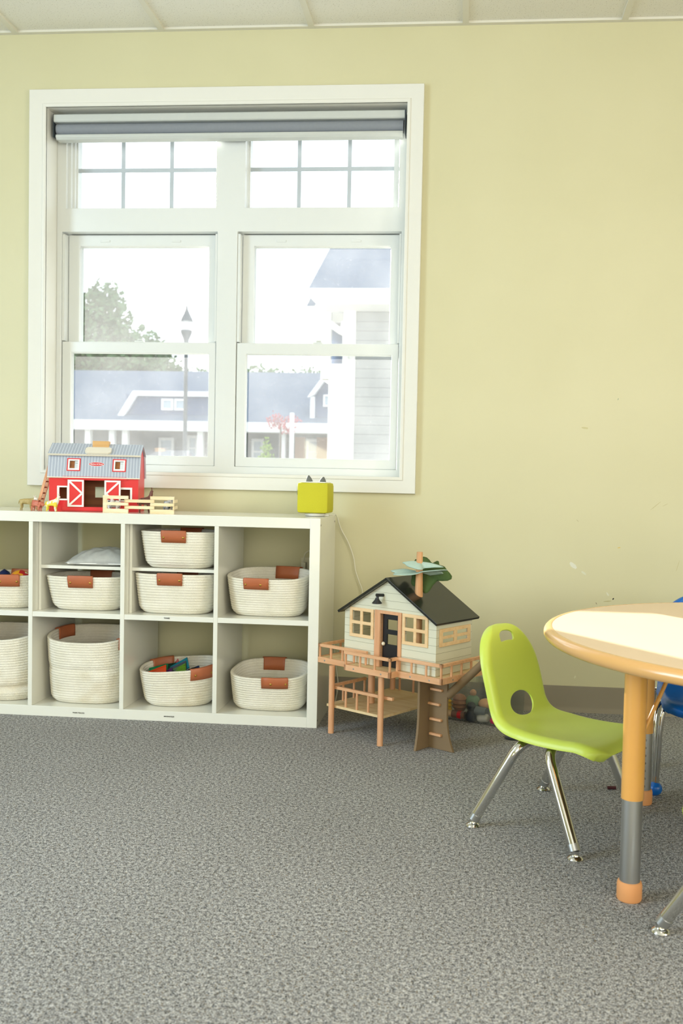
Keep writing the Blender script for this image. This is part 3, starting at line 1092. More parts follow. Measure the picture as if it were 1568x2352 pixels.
creature('toy_goat', 'small grey toy goat inside the right end of the fence', (-.617, -.262, SH), R(70), .038, .050, patch('goat_coat', '#8a8d92', '#c5c7c9', None, 80, .5), headup=.4, headlen=.15, belly=.22, neck=.14, leg=.06)

# fence of slotted panels
fen = thing('toy_fence', 'pale wooden toy fence standing in front of the toy barn', 'toy fence', (0, 0, SH))


def fpanel(p, q, holes, y0=-.0025, y1=.0025, z0=0, z1=.0640, ext=0):
    p, q = Vector((p[0], p[1], 0)), Vector((q[0], q[1], 0))
    L = (q - p).length
    a = math.atan2(q.y - p.y, q.x - p.x)
    m = Matrix.Translation(p) @ Matrix.Rotation(a, 4, 'Z')
    hs = [(h[0] * L, h[1] * L, h[2], h[3]) for h in holes]
    B().holed((0, L), (z0, z1), hs, y0, y1, m).build('fence_panel', 'birch_fence', fen, bevel=.0007)


z1_, z2_ = (.0150, .0275), (.0390, .0515)
fpanel((-.8375, -.352), (-.7335, -.371), [(.16, .86, *z1_), (.16, .86, *z2_), (.861, 1.01, z1_[0] - .0005, z1_[1] + .0005), (.861, 1.01, z2_[0] - .0005, z2_[1] + .0005)])
fpanel((-.7485, -.3655), (-.640, -.352), [(.0, 1, -.1, .0155), (0, 1, .0270, .0395), (0, 1, .0510, .2)])
fpanel((-.655, -.3545), (-.5665, -.345), [(.16, .86, *z1_), (.16, .86, *z2_), (-.01, .159, z1_[0] - .0005, z1_[1] + .0005), (-.01, .159, z2_[0] - .0005, z2_[1] + .0005), (.861, 1.01, z1_[0] - .0005, z1_[1] + .0005), (.861, 1.01, z2_[0] - .0005, z2_[1] + .0005)])
fpanel((-.567, -.352), (-.590, -.235), [(.0, 1, -.1, .0155), (0, 1, .0270, .0395), (0, 1, .0510, .2)])

# ------------------------------------------------------------------ music box
mb = thing('music_box', 'yellow-green cube music player with grey ears on the shelf end', 'music player', (-.054, -.215, SH + .0125), R(-3))
B().box(-.0600, .0600, -.060, .060, 0, .116, bevel=.013).build('fabric_cube', 'yellow_fabric', mb, smooth=True)
B().box(-.048, .048, -.050, .050, .1155, .1185, bevel=.001).build('sunlit_top', 'white_paint', mb)  # white slab stands in for sunlight on the top of the cube
for s, h_ in ((-1, .026), (1, .021)):
    B().lathe([(.014, 0), (.0105, h_ * .45), (.004, h_ * .9), (0, h_)], 14, Matrix.Translation((s * .026 - .002, .012, .118)) @ Matrix.Rotation(R(s * 9), 4, 'Y') @ Matrix.Diagonal((1, .55, 1, 1))).build('ear', 'ear_rubber', mb, smooth=True)
B().box(-.0615, -.0598, -.046, -.036, .068, .100).build('side_tab', 'ear_rubber', mb)
st = thing('charging_base', 'round white charging base under the yellow-green music player', 'charger', (-.054, -.215, SH))
B().lathe([(.0, 0.0006), (.036, .0006), (.0395, .003), (.0395, .0095), (.037, .0122), (0, .0122)], 40).build('base_dish', 'white_paint', st, smooth=True)
B().box(.036, .052, -.006, .006, .002, .008, bevel=.001).build('plug', 'white_paint', st)


def spline(pts, n=10):
    P = [Vector(p) for p in pts]
    P = [P[0] * 2 - P[1]] + P + [P[-1] * 2 - P[-2]]
    out = []
    for i in range(1, len(P) - 2):
        for k in range(n):
            t = k / n
            a, b, c, d = P[i - 1:i + 3]
            out.append(.5 * ((2 * b) + (c - a) * t + (2 * a - 5 * b + 4 * c - d) * t * t + (3 * b - a - 3 * c + d) * t ** 3))
    out.append(P[-2])
    return out


def on_wall(px, py, Y=-.012):
    p = at(px, py, Y)
    return (p.x, p.y, p.z)


cab = spline([(-.0025, -.215, SH + .006), (.016, -.180, SH + .0045), (-.004, -.09, SH + .004), (.004, -.036, SH - .004), on_wall(783, 1215, -.014), on_wall(800, 1247), on_wall(812, 1282), on_wall(816, 1310), on_wall(824, 1335), on_wall(832, 1362), on_wall(828, 1420), on_wall(800, 1470), on_wall(775, 1500), on_wall(764, 1560), on_wall(773, 1585), on_wall(770, 1606)], 8)
o = B().tube(cab, .0022, 8).build('power_cable', 'cable', smooth=True)
tag(o, 'thin white cable hanging down the wall from the music player', 'cable')
o = B().tube(spline([on_wall(766, 1474, -.014), on_wall(771, 1530, -.014), on_wall(776, 1575, -.020), on_wall(769, 1615, -.026)], 8), .0022, 8).build('power_cable', 'cable', smooth=True)
tag(o, 'short white cable near the floor between shelf and toy tree house', 'cable')
pl_ = thing('wall_outlet', 'ivory wall outlet with plugs seen inside the upper right cubby', 'outlet', (-.105, 0, .528))
B().box(-.038, .038, -.007, 0, -.058, .058, bevel=.002).build('cover_plate', 'socket', pl_)
B().box(-.004, .034, -.045, -.0075, .006, .062, bevel=.004).build('adapter', 'socket', pl_)
B().box(-.034, -.014, -.034, -.0075, -.05, .04, bevel=.003).build('adapter', 'socket', pl_)
B().box(.010, .018, -.0456, -.0452, .022, .031).build('print_mark', 'black', pl_)
B().tube(spline([(-.024, -.03, .038), (-.016, -.036, .075), (.006, -.036, .088), (.02, -.03, .07)], 8), .0022, 8).build('lead', 'cable', pl_, smooth=True)

# ------------------------------------------------------------------ toy tree house
TO, TR = (.0006, -.4228, 0), R(-34.68)
th = thing('toy_tree_house', 'wooden toy tree house with black roof beside the white shelf', 'toy house', TO, TR)
ZB, ZD, ZR = .2427, .2625, .3103
UR, DD = .5507, .345
HB0, HB1, BP = .1682, .3663, .039
# deck floor with bump-out and rim boards
b = B()
out = [(0, 0), (HB0, 0), (HB0, -BP), (HB1, -BP), (HB1, 0), (UR, 0), (UR, DD), (0, DD)]
swz = Matrix(((1, 0, 0, 0), (0, 0, 1, 0), (0, 1, 0, 0), (0, 0, 0, 1)))
b.prism([(u, v) for u, v in out], ZB + .010, ZD - .001, swz)
dk = b.build('deck', 'pine_pale', th)
rim = [((0, 0), (HB0, 0)), ((HB0, 0), (HB0, -BP)), ((HB0, -BP), (HB1, -BP)), ((HB1, -BP), (HB1, 0)), ((HB1, 0), (UR, 0)), ((UR, 0), (UR, DD)), ((0, DD), (0, 0))]


def bar(b, p, q, z0, z1, t=.0045, ext=True):
    p, q = Vector((p[0], p[1], 0)), Vector((q[0], q[1], 0))
    d = (q - p).normalized()
    L = (q - p).length
    m = Matrix.Translation(p) @ Matrix.Rotation(math.atan2(d.y, d.x), 4, 'Z')
    b.box(-t if ext else 0, L + (t if ext else 0), -t, t, z0, z1, m)


for p, q in rim:
    b = B()
    bar(b, p, q, ZB, ZD + .0005)
    b.build('rim_board', 'beech_u', th, bevel=.0008)
for u, v in ((.035, -.0052), (HB0 + .04, -BP - .0052), (HB1 - .035, -BP - .0052), (HB1 + .06, -.0052), (UR - .045, -.0052)):
    B().lathe([(0, 0), (.0032, 0), (.0028, .0008), (0, .001)], 10, Matrix.Translation((u, v + .0006, (ZB + ZD) / 2)) @ Matrix.Rotation(R(90), 4, 'X')).build('screw', 'steel', th, smooth=True)
for u in (UR + .0046,):
    for v in (.06, .20):
        B().lathe([(0, 0), (.0032, 0), (.0028, .0008), (0, .001)], 10, Matrix.Translation((u - .0004, v, (ZB + ZD) / 2)) @ Matrix.Rotation(R(90), 4, 'Y')).build('screw', 'steel', th, smooth=True)


def railing(segs, z0, z1, name, pitch=.060, rad=.0042, t=.0055):
    for (p, q, ends) in segs:
        b = B()
        bar(b, p, q, z1 - .0105, z1, t)
        rl = b.build(name, 'beech_u', th, bevel=.0008)
        P, Q = Vector((*p, 0)), Vector((*q, 0))
        n = max(1, round((Q - P).length / pitch))
        for i in range(n + 1):
            if i == 0 and not ends[0] or i == n and not ends[1]:
                continue
            c = P.lerp(Q, i / n)
            B().tube([(c.x, c.y, z0), (c.x, c.y, z1 - .0095)], rad, 8).build('baluster', 'beech', rl, smooth=True)


railing([((.004, .004), (HB0 + .055, .004), (1, 1)), ((HB0, -BP), (HB1, -BP), (1, 1)), ((HB1, -BP), (HB1, 0), (0, 1)), ((HB1, 0), (UR, 0), (0, 1)), ((UR, 0), (UR, .229), (0, 1)), ((.004, .17), (.004, .004), (1, 0))], ZD, ZR, 'deck_railing')
# posts
for (u, v, z1, z0) in ((.0829, -.0157, ZB - .0006, .0008), (.3134, -.0185, ZB - .0006, .0008), (.160, .112, ZB + .010, .1005), (.318, .352, ZB + .010, .0008), (.07, .345, ZB + .010, .0008)):
    B().tube([(u, v, z0), (u, v, z1)], .0105 if z0 < .05 else .0125, 18).build('post', 'beech', th, smooth=True)
# lower floor
B().box(.050, .312, -.005, .360, .0905, .0995).build('lower_floor', 'pine_pale', th, bevel=.0006)
railing([((.083, .002), (.345, .002), (0, 0)), ((.060, .19), (.060, .012), (1, 0))], .0995, .1680, 'lower_railing', .056)
railing([((.10, .352), (.30, .352), (1, 1))], .0995, .1680, 'lower_railing', .066)
# trunk boards
zt_ = ZB - .0005


def flare(x_in, x_top, x_foot, n=10):
    pts = [(x_in, 0.0008)]
    for i in range(n + 1):
        q = i / n
        pts.append((x_top + (x_foot - x_top) * (1 - q) ** 2.2, 0.0008 + .13 * q))
    pts.append((x_top, zt_))
    pts.append((x_in, zt_))
    return pts


tk = B()
tk.prism(flare(.441, .5150, .5440), .0857, .0947)
tk.prism(flare(.435, .412, .412), .0857, .0947)
tk = tk.build('trunk_board', 'brown_mdf', th, bevel=.0006)
b = B()
b.prism(flare(.0856, .0290, .0130), -.0045, .0045, Matrix(((0, 1, 0, .4384), (1, 0, 0, 0), (0, 0, 1, 0), (0, 0, 0, 1))))
b.prism(flare(.0948, .150, .172), -.0045, .0045, Matrix(((0, 1, 0, .4384), (1, 0, 0, 0), (0, 0, 1, 0), (0, 0, 0, 1))))
b.build('trunk_board', 'brown_mdf', th, bevel=.0006)
for i, (z, o_) in enumerate(((.200, .003), (.150, -.006), (.098, .003), (.047, .003))):
    B().box(.4440 + o_ + .003, .495 + o_, .0757, .0857, z, z + .0075).build('step', 'beech_u', th, bevel=.0006)
B().tube([(.512, .098, .188), (.690, .098, .356)], [.0145, .0125], 16).build('branch', 'brown_mdf', th, smooth=True)
B().tube([(.401, .066, ZD), (.401, .066, .520), (.401, .066, .6655)], [.0148, .0140, .0103], 20).build('tree_top', wood('tree_top_wood', '#d9a877', '#c99463', 2), th, smooth=True)
# walls
HU0, HU1, HV0, HV1, ZE, ZA = .1108, .5151, .0163, .2223, .4352, .5655
UM = .3119


def gable(b, v0, v1):
    b.prism([(HU0, ZE - .004), (HU1, ZE - .004), (UM, ZA)], v0, v1)


wh = []


def panes(x0, x1, z0, z1, fx, fz, mx, mz):
    w = (x1 - x0 - 2 * fx - mx) / 2
    h = (z1 - z0 - 2 * fz - mz) / 2
    return [(x0 + fx + i * (w + mx), x0 + fx + i * (w + mx) + w, z0 + fz + j * (h + mz), z0 + fz + j * (h + mz) + h) for i in (0, 1) for j in (0, 1)]


WA = (.1375, .2465, .3535, .4575)
WB = (.3745, .4825, .3540, .4585)
DR = (.2770, .3555, ZD - .001, .4480)
hw_ = lambda w: (w[0] + .010, w[1] - .010, w[2] + .010, w[3] - .010)
t_ = .008
GL, GR_, GZ = .1385, .4853, .459
wh = [hw_(WA), hw_(WB), DR]
b = B().holed((HU0, HU1), (ZD, ZE - .004), wh, HV0, HV0 + t_)
b.holed((GL, GR_), (ZE - .004, GZ), wh, HV0, HV0 + t_)
b.prism([(HU0, ZE - .004), (GL, ZE - .004), (GL, GZ), (HU0, .4420)], HV0, HV0 + t_)
b.prism([(GR_, ZE - .004), (HU1, ZE - .004), (HU1, .4420), (GR_, GZ)], HV0, HV0 + t_)
b.prism([(GL, GZ), (GR_, GZ), (UM, .5645)], HV0, HV0 + t_)
b.build('front_wall', 'siding_toy', th)
WSd = (.0320, .2085, .3585, .4185)
swu = Matrix(((0, 1, 0, 0), (1, 0, 0, 0), (0, 0, 1, 0), (0, 0, 0, 1)))
B().holed((HV0 + t_, HV1), (ZD, ZE - .002), [(WSd[0] + .008, WSd[1] - .008, WSd[2] + .008, WSd[3] - .008)], HU1 - t_, HU1, swu).build('side_wall', 'siding_toy', th)
B().box(HU0, HU0 + t_, HV0 + t_, HV1, ZD, ZE - .002).build('side_wall', 'siding_toy', th)
for w in (WA, WB):
    B().holed(w[:2], w[2:], panes(*w, .0115, .0115, .0115, .0115), HV0 - .005, HV0 - .0002).build('window_frame', 'window_wood', th, bevel=.0012)
B().holed(WSd[:2], WSd[2:], panes(*WSd, .016, .0125, .018, .010), HU1 + .0002, HU1 + .005, swu).build('window_frame', 'window_wood', th, bevel=.0010)
df_ = (.2525, .3700)
B().holed((df_[0], df_[1]), (ZD, .4590), [(.2765, .3560, ZD - .1, .4480)], HV0 - .005, HV0 - .0002).build('door_frame', 'beech', th, bevel=.0008)
B().holed((.2735, .3590), (ZD, .4510), [(.2770, .3555, ZD - .1, .4480)], HV0 + .0001, HV0 + .022).build('door_jamb', 'beech', th)
dm = Matrix.Translation((.3553, HV0 + .011, 0))
dh = [(-.0580, -.0135, .3930, .4280), (-.0580, -.0135, .3420, .3770)]
dr = B().holed((-.0780, 0), (ZD + .001, .4455), dh, 0, .006, dm).build('door', 'black_paint', th, bevel=.0006)
B().ball(dm @ Vector((-.0690, -.006, .3430)), .0068, 2).build('knob', 'cream', dr, smooth=True)
# roof
for sg in (1, -1):
    a = math.atan2(.5755 - .441, .2204)
    Lr = math.hypot(.2204, .5755 - .441)
    m = Matrix.Translation((UM, 0, .5755)) @ Matrix.Rotation(sg * a, 4, 'Y')
    b = B()
    if sg > 0:
        b.box(0, Lr, HV0 - .020, HV1 + .022, -.0085, 0, m)
    else:
        b.box(-Lr, 0, HV0 - .020, HV1 + .022, -.0085, 0, m)
    b.build('roof_panel', 'roof_toy', th, bevel=.0008)
# wall lamp over the door
lp = B().lathe([(.0, .006), (.006, .006), (.007, .001), (.0165, -.010), (.0175, -.013), (.014, -.014), (0, -.013)], 20, Matrix.Translation((.2800, HV0 - .026, .4975))).build('wall_lamp', 'black_paint', th, smooth=True)
B().tube([(.2810, HV0 - .026, .502), (.2820, HV0 - .024, .512)], .0045, 10).tube([(.2800, HV0 - .030, .5135), (.2860, HV0 - .0003, .5115)], .0055, 12).build('lamp_arm', 'black_paint', lp, smooth=True)


def leaf(cx, cy, cz, r, seed, mat, tilt, yaw, droop, stretch=(1, 1)):
    b = B()
    NA, NR = 48, 6

    def rad(a):
        return r * (.78 + .20 * math.sin(3 * a + seed) + .12 * math.sin(5 * a + 2 * seed) + .06 * math.sin(9 * a + seed))
    rings = [[b.bm.verts.new((0, 0, 0))]]
    for j in range(1, NR + 1):
        q = j / NR
        ring = []
        for i in range(NA):
            a = 2 * math.pi * i / NA
            rr = rad(a) * q
            x, y = rr * math.cos(a) * stretch[0], rr * math.sin(a) * stretch[1]
            z = -droop * q * q * r + .10 * r * q * math.sin(2 * a + seed)
            ring.append(b.bm.verts.new((x, y, z)))
        rings.append(ring)
    for j in range(NR):
        A, C = rings[j], rings[j + 1]
        for i in range(NA):
            if len(A) == 1:
                b.bm.faces.new((A[0], C[i], C[(i + 1) % NA]))
            else:
                b.bm.faces.new((A[i], C[i], C[(i + 1) % NA], A[(i + 1) % NA]))
    o = b.build('felt_leaf', mat, th, smooth='all', loc=(cx, cy, cz), rot=(R(tilt[0]), R(tilt[1]), R(yaw)))
    s = o.modifiers.new('s', 'SOLIDIFY')
    s.thickness = .0022
    return o


leaf(.401, .066, .6325, .070, 1.1, 'felt_pale', (3, 4), 20, .20, (1.1, .55))
leaf(.398, .066, .5990, .104, 2.3, 'felt_pale', (-4, -3), 8, .02, (1.18, .55))
leaf(.412, .098, .5960, .086, .4, 'felt_dark', (58, 14), 0, .12, (1.0, .85))

# ------------------------------------------------------------------ storage bin of peg toys
BX, BYY, BR_ = .440, -.208, R(-25)
bn = thing('storage_bin', 'clear plastic storage bin on the carpet behind the lime chair', 'storage bin', (BX, BYY, 0), BR_)
bw, bd, bh = .262, .235, .128
b = B()
prof = [(.0, .010), (.0, .0), ]


def binring(ins, z):
    pts = []
    r = .018
    for (cx_, cy_, a0) in ((bw - r, bd - r, 0), (r, bd - r, 90), (r, r, 180), (bw - r, r, 270)):
        for k in range(6):
            a = R(a0 + 18 * k)
            pts.append((cx_ + (r - ins) * math.cos(a), cy_ + (r - ins) * math.sin(a), z))
    return pts


rings = [binring(i_, z) for i_, z in ((.012, .001), (.009, .003), (0.002, bh - .014), (0.002, bh - .012), (-.004, bh - .012), (-.004, bh), (.002, bh), (.0045, bh - .010), (.0115, .0045))]
vr = [[b.bm.verts.new(p) for p in rg] for rg in rings]
for A, C in zip(vr, vr[1:]):
    for i in range(len(A)):
        b.bm.faces.new((A[i], A[(i + 1) % len(A)], C[(i + 1) % len(A)], C[i]))
b.bm.faces.new(vr[0][::-1])
b.bm.faces.new(vr[-1])
b.build('tub', 'bin', bn, smooth=True)
for y in (-.0045, bd + .0015):
    B().box(bw * .30, bw * .70, y, y + .003, bh - .020, bh + .010, bevel=.001).build('grip', 'bin', bn)
b = B().box(0.018, bw - .018, bd + .012, bd + .0155, .002, bh + .030, bevel=.0015)
b.build('lid', 'bin', bn, label='clear lid standing behind the tub')
MB_ = Matrix.Translation((BX, BYY, 0)) @ Matrix.Rotation(BR_, 4, 'Z')


def peg(name, label, x, y, z, prof, mat, rot=(0, 0, 0), extra=None):
    o = B().lathe(prof, 22).build(name, mat, smooth=True)
    p = MB_ @ Vector((x, y, z))
    o.location = p
    o.rotation_euler = rot
    tag(o, label, 'toy', 'peg toys in the clear bin')
    if extra:
        for nm, pr, mt in extra:
            B().lathe(pr, 22).build(nm, mt, o, smooth=True)
    return o


def sph(r, h=None, z=0, n=9):
    h = h or r
    return [(max(0, r * math.sin(math.pi * i / n)), z + h - h * math.cos(math.pi * i / n)) for i in range(n + 1)]


P_ = lambda h: plain('toy_' + h.strip('#'), h, .5, 0, .4, .08)
peg('toy_cone', 'brown ridged toy pine cone seen through the bin', .062, .045, .030, [(0, 0), (.02, .003), (.024, .012), (.030, .018), (.026, .026), (.032, .032), (.026, .042), (.027, .048), (.018, .060), (0, .068)], P_('#9a6a4c'))
peg('toy_egg', 'sage green wooden toy egg in the bin', .110, .060, .028, sph(.030, .034), P_('#6d8b70'), extra=[('knob', sph(.013, .013, .062), P_('#d59a6c'))])
peg('toy_egg', 'peach coloured wooden toy egg on top of the heap in the bin', .165, .060, .048, sph(.030, .020), P_('#d9a476'))
peg('toy_bear', 'dark navy round-headed peg toy against the front of the bin', .120, .022, .0075, [(0, 0), (.020, .0), (.022, .018), (.013, .037), (.017, .045), (.018, .055), (.010, .067), (0, .069)], P_('#2a3038'))
peg('toy_drum', 'grey cylinder toy lying in the bin', .158, .030, .044, [(0, -.022), (.017, -.022), (.018, .0), (.017, .024), (0, .024)], P_('#6f7677'), rot=(R(90), 0, R(60)))
peg('toy_peg', 'brown toy log with a red band lying at the front of the bin', .070, .020, .0215, [(0, -.026), (.0145, -.026), (.0145, .026), (0, .026)], P_('#7a5a49'), rot=(0, R(90), R(-25)), extra=[('band', [(.0149, -.002), (.0153, -.001), (.0153, .012), (.0149, .013)], P_('#c8242c')), ('end_cap', [(.0, -.0265), (.0135, -.0265), (.0135, -.042), (.008, -.045), (0, -.045)], P_('#d6b184'))])
peg('toy_cup', 'pale grey peg toy on its side near the right of the bin', .172, .022, .022, [(0, -.022), (.012, -.022), (.0155, -.01), (.0155, .016), (.010, .022), (0, .022)], P_('#b5b2a6'), rot=(0, R(80), R(-25)))
peg('toy_ball', 'small pink ball at the right front corner of the bin', .214, .018, .0065, sph(.0135), P_('#d03a5c'))
peg('toy_block', 'blue toy drum at the right side of the bin', .212, .045, .028, [(0, 0), (.016, 0), (.016, .034), (0, .034)], P_('#3b4f7d'))
peg('toy_duck', 'bright yellow beaded toy beside the left wall of the bin', .026, .030, .008, [(0, 0), (.009, .002), (.011, .012), (.007, .019), (.011, .026), (.007, .034), (.011, .042), (.006, .050), (.009, .058), (0, .066)], P_('#e2b414'))

# ------------------------------------------------------------------ chairs


def interp(P, t):
    return P


def chair_shell(name, mat, parent, wide=1.0, zs=1.0, holes=True):
    prof = [(-.197, .5165), (-.192, .500), (-.180, .462), (-.166, .420), (-.150, .368), (-.138, .325), (-.129, .297), (-.116, .276), (-.094, .2625), (-.060, .2560), (0, .2510), (.070, .2515), (.122, .2550), (.152, .2540), (.172, .2470), (.184, .2360)]
    C = spline([(f, 0, z * zs) for f, z in prof], 6)
    # arc length parametrisation
    S_ = [0]
    for a, b_ in zip(C, C[1:]):
        S_.append(S_[-1] + (b_ - a).length)
    LT = S_[-1]

    def pt(s):
        s = min(max(s, 0), LT)
        for i in range(len(S_) - 1):
            if s <= S_[i + 1]:
                q = (s - S_[i]) / (S_[i + 1] - S_[i])
                return C[i].lerp(C[i + 1], q), (C[i + 1] - C[i]).normalized()
        return C[-1], (C[-1] - C[-2]).normalized()
    s_seat = next(S_[i] for i, c_ in enumerate(C) if c_.z < .262 * zs)

    def hw(s):
        w = .124 + .010 * min(1, s / .14)
        if s > s_seat - .06:
            w = .134 + .014 * min(1, (s - s_seat + .06) / .10)
        rt = .125
        if s < rt:
            w *= (max(0.0, 1 - ((rt - s) / rt) ** 2.3)) ** (1 / 2.3)
        rf = .055
        if s > LT - rf:
            w -= .055 * (1 - (max(0, 1 - ((s - LT + rf) / rf) ** 2)) ** .5)
        return max(w * wide, .004)
    NS, NU = 116, 56
    sl_ = [LT * (1 - math.cos(math.pi * (i / NS))) / 2 * .35 + LT * (i / NS) * .65 for i in range(NS + 1)]

    def pos(s, l):
        c_, tg = pt(s)
        w = hw(s)
        nrm = Vector((-tg.z, 0, tg.x))
        if nrm.z < 0 and abs(nrm.z) > abs(nrm.x):
            nrm = -nrm
        nrm = Vector((-tg.z, 0, tg.x)) if (-tg.z) > 0 or tg.x > 0 else Vector((tg.z, 0, -tg.x))
        dl = w - abs(l)
        dt_ = s * .75 + (.0 if s > .05 else 0)
        dfr = (LT - s)
        d = min(dl, dt_ if s < .2 else 9)
        q = max(0, 1 - d / .026)
        drop = .0255 * (1 - math.sqrt(max(0, 1 - q * q)))
        dish = .010 * (abs(l) / .13) ** 2 * min(1, dfr / .08)
        return c_ + Vector((0, l, 0)) + nrm * (dish - drop)
    b = B()
    grid, prm = [], {}
    for s in sl_:
        row = []
        w = hw(s)
        for j in range(NU + 1):
            u = -1 + 2 * j / NU
            u = math.sin(u * math.pi / 2) * .55 + u * .45
            v = b.bm.verts.new(pos(s, w * u))
            prm[v] = (s, w * u)
            row.append(v)
        grid.append(row)
    for i in range(NS):
        for j in range(NU):
            b.bm.faces.new((grid[i][j], grid[i + 1][j], grid[i + 1][j + 1], grid[i][j + 1]))
    if holes:
        s_ov = min(range(len(C)), key=lambda i: abs(C[i].z - .302 * zs) if C[i].x < -.1 else 9)
        s_ov = S_[s_ov]
        s_h = S_[min(range(len(C)), key=lambda i: abs(C[i].z - .4855 * zs))]

        def in_ov(s, l):
            return (abs(l) / .056) ** 2.1 + (abs(s - s_ov) / .0345) ** 2.1

        def in_h(s, l):
            ds = (s - s_h) - .10 * (abs(l) / .034) ** 2 * .06
            return (abs(l) / .034) ** 4 + (abs(ds) / .0145) ** 4
        for fn, (sc, lc) in ((in_ov, (s_ov, 0)), (in_h, (s_h, 0))):
            kill = []
            for f in b.bm.faces:
                ss = sum(prm[v][0] for v in f.verts) / 4
                ll = sum(prm[v][1] for v in f.verts) / 4
                if fn(ss, ll) < 1:
                    kill.append(f)
            bmesh.ops.delete(b.bm, geom=kill, context='FACES')
            for v in b.bm.verts:
                if v.is_boundary and v.link_faces:
                    s, l = prm[v]
                    if fn(s, l) < 3.2 and abs(s - sc) < .06 and abs(l) < .085:
                        # slide along the ray from the hole centre to the outline
                        lo, hi = .2, 2.5
                        for _ in range(30):
                            mid = (lo + hi) / 2
                            if fn(sc + (s - sc) * mid, l * mid) < 1:
                                lo = mid
                            else:
                                hi = mid
                        s2, l2 = sc + (s - sc) * lo, l * lo
                        prm[v] = (s2, l2)
                        v.co = pos(s2, l2)
        for v in [v for v in b.bm.verts if not v.link_faces]:
            b.bm.verts.remove(v)
    bmesh.ops.remove_doubles(b.bm, verts=b.bm.verts[:], dist=.0002)
    o = b.build(name, mat, parent, smooth='all')
    sm = o.modifiers.new('s', 'SOLIDIFY')
    sm.thickness = .0048
    sm.offset = -1 if True else 0
    bv = o.modifiers.new('b', 'BEVEL')
    bv.width = .0012
    bv.segments = 2
    bv.limit_method = 'ANGLE'
    bv.angle_limit = R(50)
    return o


def bend(pts, r=.03, n=6):
    """round the corners of a polyline"""
    P = [Vector(p) for p in pts]
    out = [P[0]]
    for i in range(1, len(P) - 1):
        a, b_, c_ = P[i - 1], P[i], P[i + 1]
        d1, d2 = (a - b_).normalized(), (c_ - b_).normalized()
        k_ = min(r, (a - b_).length * .48, (c_ - b_).length * .48)
        p, q = b_ + d1 * k_, b_ + d2 * k_
        for j in range(n + 1):
            t = j / n
            out.append(p * (1 - t) ** 2 + b_ * 2 * t * (1 - t) + q * t * t)
    out.append(P[-1])
    return out


def lime_chair(loc, rz, label, feet):
    t = thing('child_chair', label, 'chair', loc, rz, 'lime green stacking chairs')
    chair_shell('seat_shell', 'lime', t)
    r = .0138
    for (ff, ft, s, lat) in feet:
        foot = Vector((ff, s * lat, .020))
        kn = Vector((ft, s * .147, .230))
        dirv = (kn - foot)
        pts = bend([foot, kn, (ft * .97, s * .060, .2305), (ft * .95, s * .001, .231)], .078, 10)
        lg = B().tube(pts, r, 18).build('leg', 'chrome', t, smooth=True)
        d = dirv.normalized()
        B().tube([foot - d * .001, foot + d * .016], r + .0009, 18).build('ferrule', 'steel', lg, smooth=True)
        g_ = B().lathe([(0, .0006), (.0185, .0006), (.0195, .0025), (.0175, .006), (.0105, .010), (.0090, .014), (.0090, .022), (0, .022)], 20, Matrix.Translation((foot.x - d.x * .006, foot.y - d.y * .006, 0)))
        g_.build('glide', 'chrome', lg, smooth=True)
    B().box(-.075, .075, -.045, .045, .236, .2405).build('mount_plate', 'steel', t)
    b = B()
    b.tube(bend([(-.045, -.10, .236), (-.128, -.095, .222), (-.128, .095, .222), (-.045, .10, .236)], .03, 6), .0062, 12)
    b.build('rear_bar', 'black_paint', t, smooth=True)
    return t


lime_chair((.7930, -1.2600, 0), R(-35), 'lime green child chair pulled out beside the toy tree house', ((-.152, -.045, -1, .186), (-.168, -.045, 1, .200), (.150, .038, -1, .198), (.112, .038, 1, .190)))
lime_chair((1.186, -1.865, 0), R(129), 'lime green child chair cut off at the right edge, nearest the camera', ((-.156, -.045, -1, .19), (-.156, -.045, 1, .19), (.156, .038, -1, .193), (.156, .038, 1, .193)))

# blue chair on ball feet, behind the table
bc = thing('child_chair', 'blue child chair with ball feet on the wall side of the table', 'chair', (1.272, -.890, 0), R(-96))
chair_shell('seat_shell', 'blue', bc, 1.06, 1.10)
for s in (-1, 1):
    for f_ in (1, -1):
        bx = .128 if f_ > 0 else -.15
        ft_ = Vector((bx, s * .168, .02))
        lg = B().tube(bend([(bx - f_ * .06, s * .085, .268), (bx - f_ * .006, s * .150, .268), (bx, s * .160, .20), (bx, s * .166, .03)], .04, 7), .0085, 14)
        lg.tube(bend([(bx - f_ * .10, s * .110, .268), (bx - f_ * .030, s * .166, .268), (bx - f_ * .014, s * .174, .20), (bx - f_ * .004, s * .170, .03)], .04, 7), .0085, 14)
        lg = lg.build('leg', 'chrome', bc, smooth=True)
        B().ball((bx, s * .168, .0215), .021, 3).build('ball_foot', 'blue', lg, smooth=True)
B().box(-.08, .09, -.09, .09, .2600, .2660).build('mount_plate', 'steel', bc)

# ------------------------------------------------------------------ table
TC = (1.366, -1.490)
tb = thing('activity_table', 'round maple-topped classroom table with orange legs at the right', 'table', (*TC, 0))
RT, TZ0, TZ1 = .649, .5255, .557
b = B()
b.lathe([(0, TZ1 - .0006), (RT - .020, TZ1 - .0006), (RT - .020, TZ1 - .012), (0, TZ1 - .012)], 96)
b.build('tabletop', 'table_top', tb, smooth=True)
hz = (TZ1 - TZ0) / 2
prof = [(RT - .030, TZ0 + .001), (RT - .0195, TZ0)]
for i in range(11):
    a = R(-90 + 18 * i)
    prof.append((RT - hz + hz * math.cos(a), TZ0 + hz + hz * math.sin(a)))
prof += [(RT - .0195, TZ1 - .0003), (RT - .0195, TZ1 - .010)]
b = B()
rings = [[b.bm.verts.new((r * math.cos(2 * math.pi * k / 128), r * math.sin(2 * math.pi * k / 128), z)) for k in range(128)] for r, z in prof]
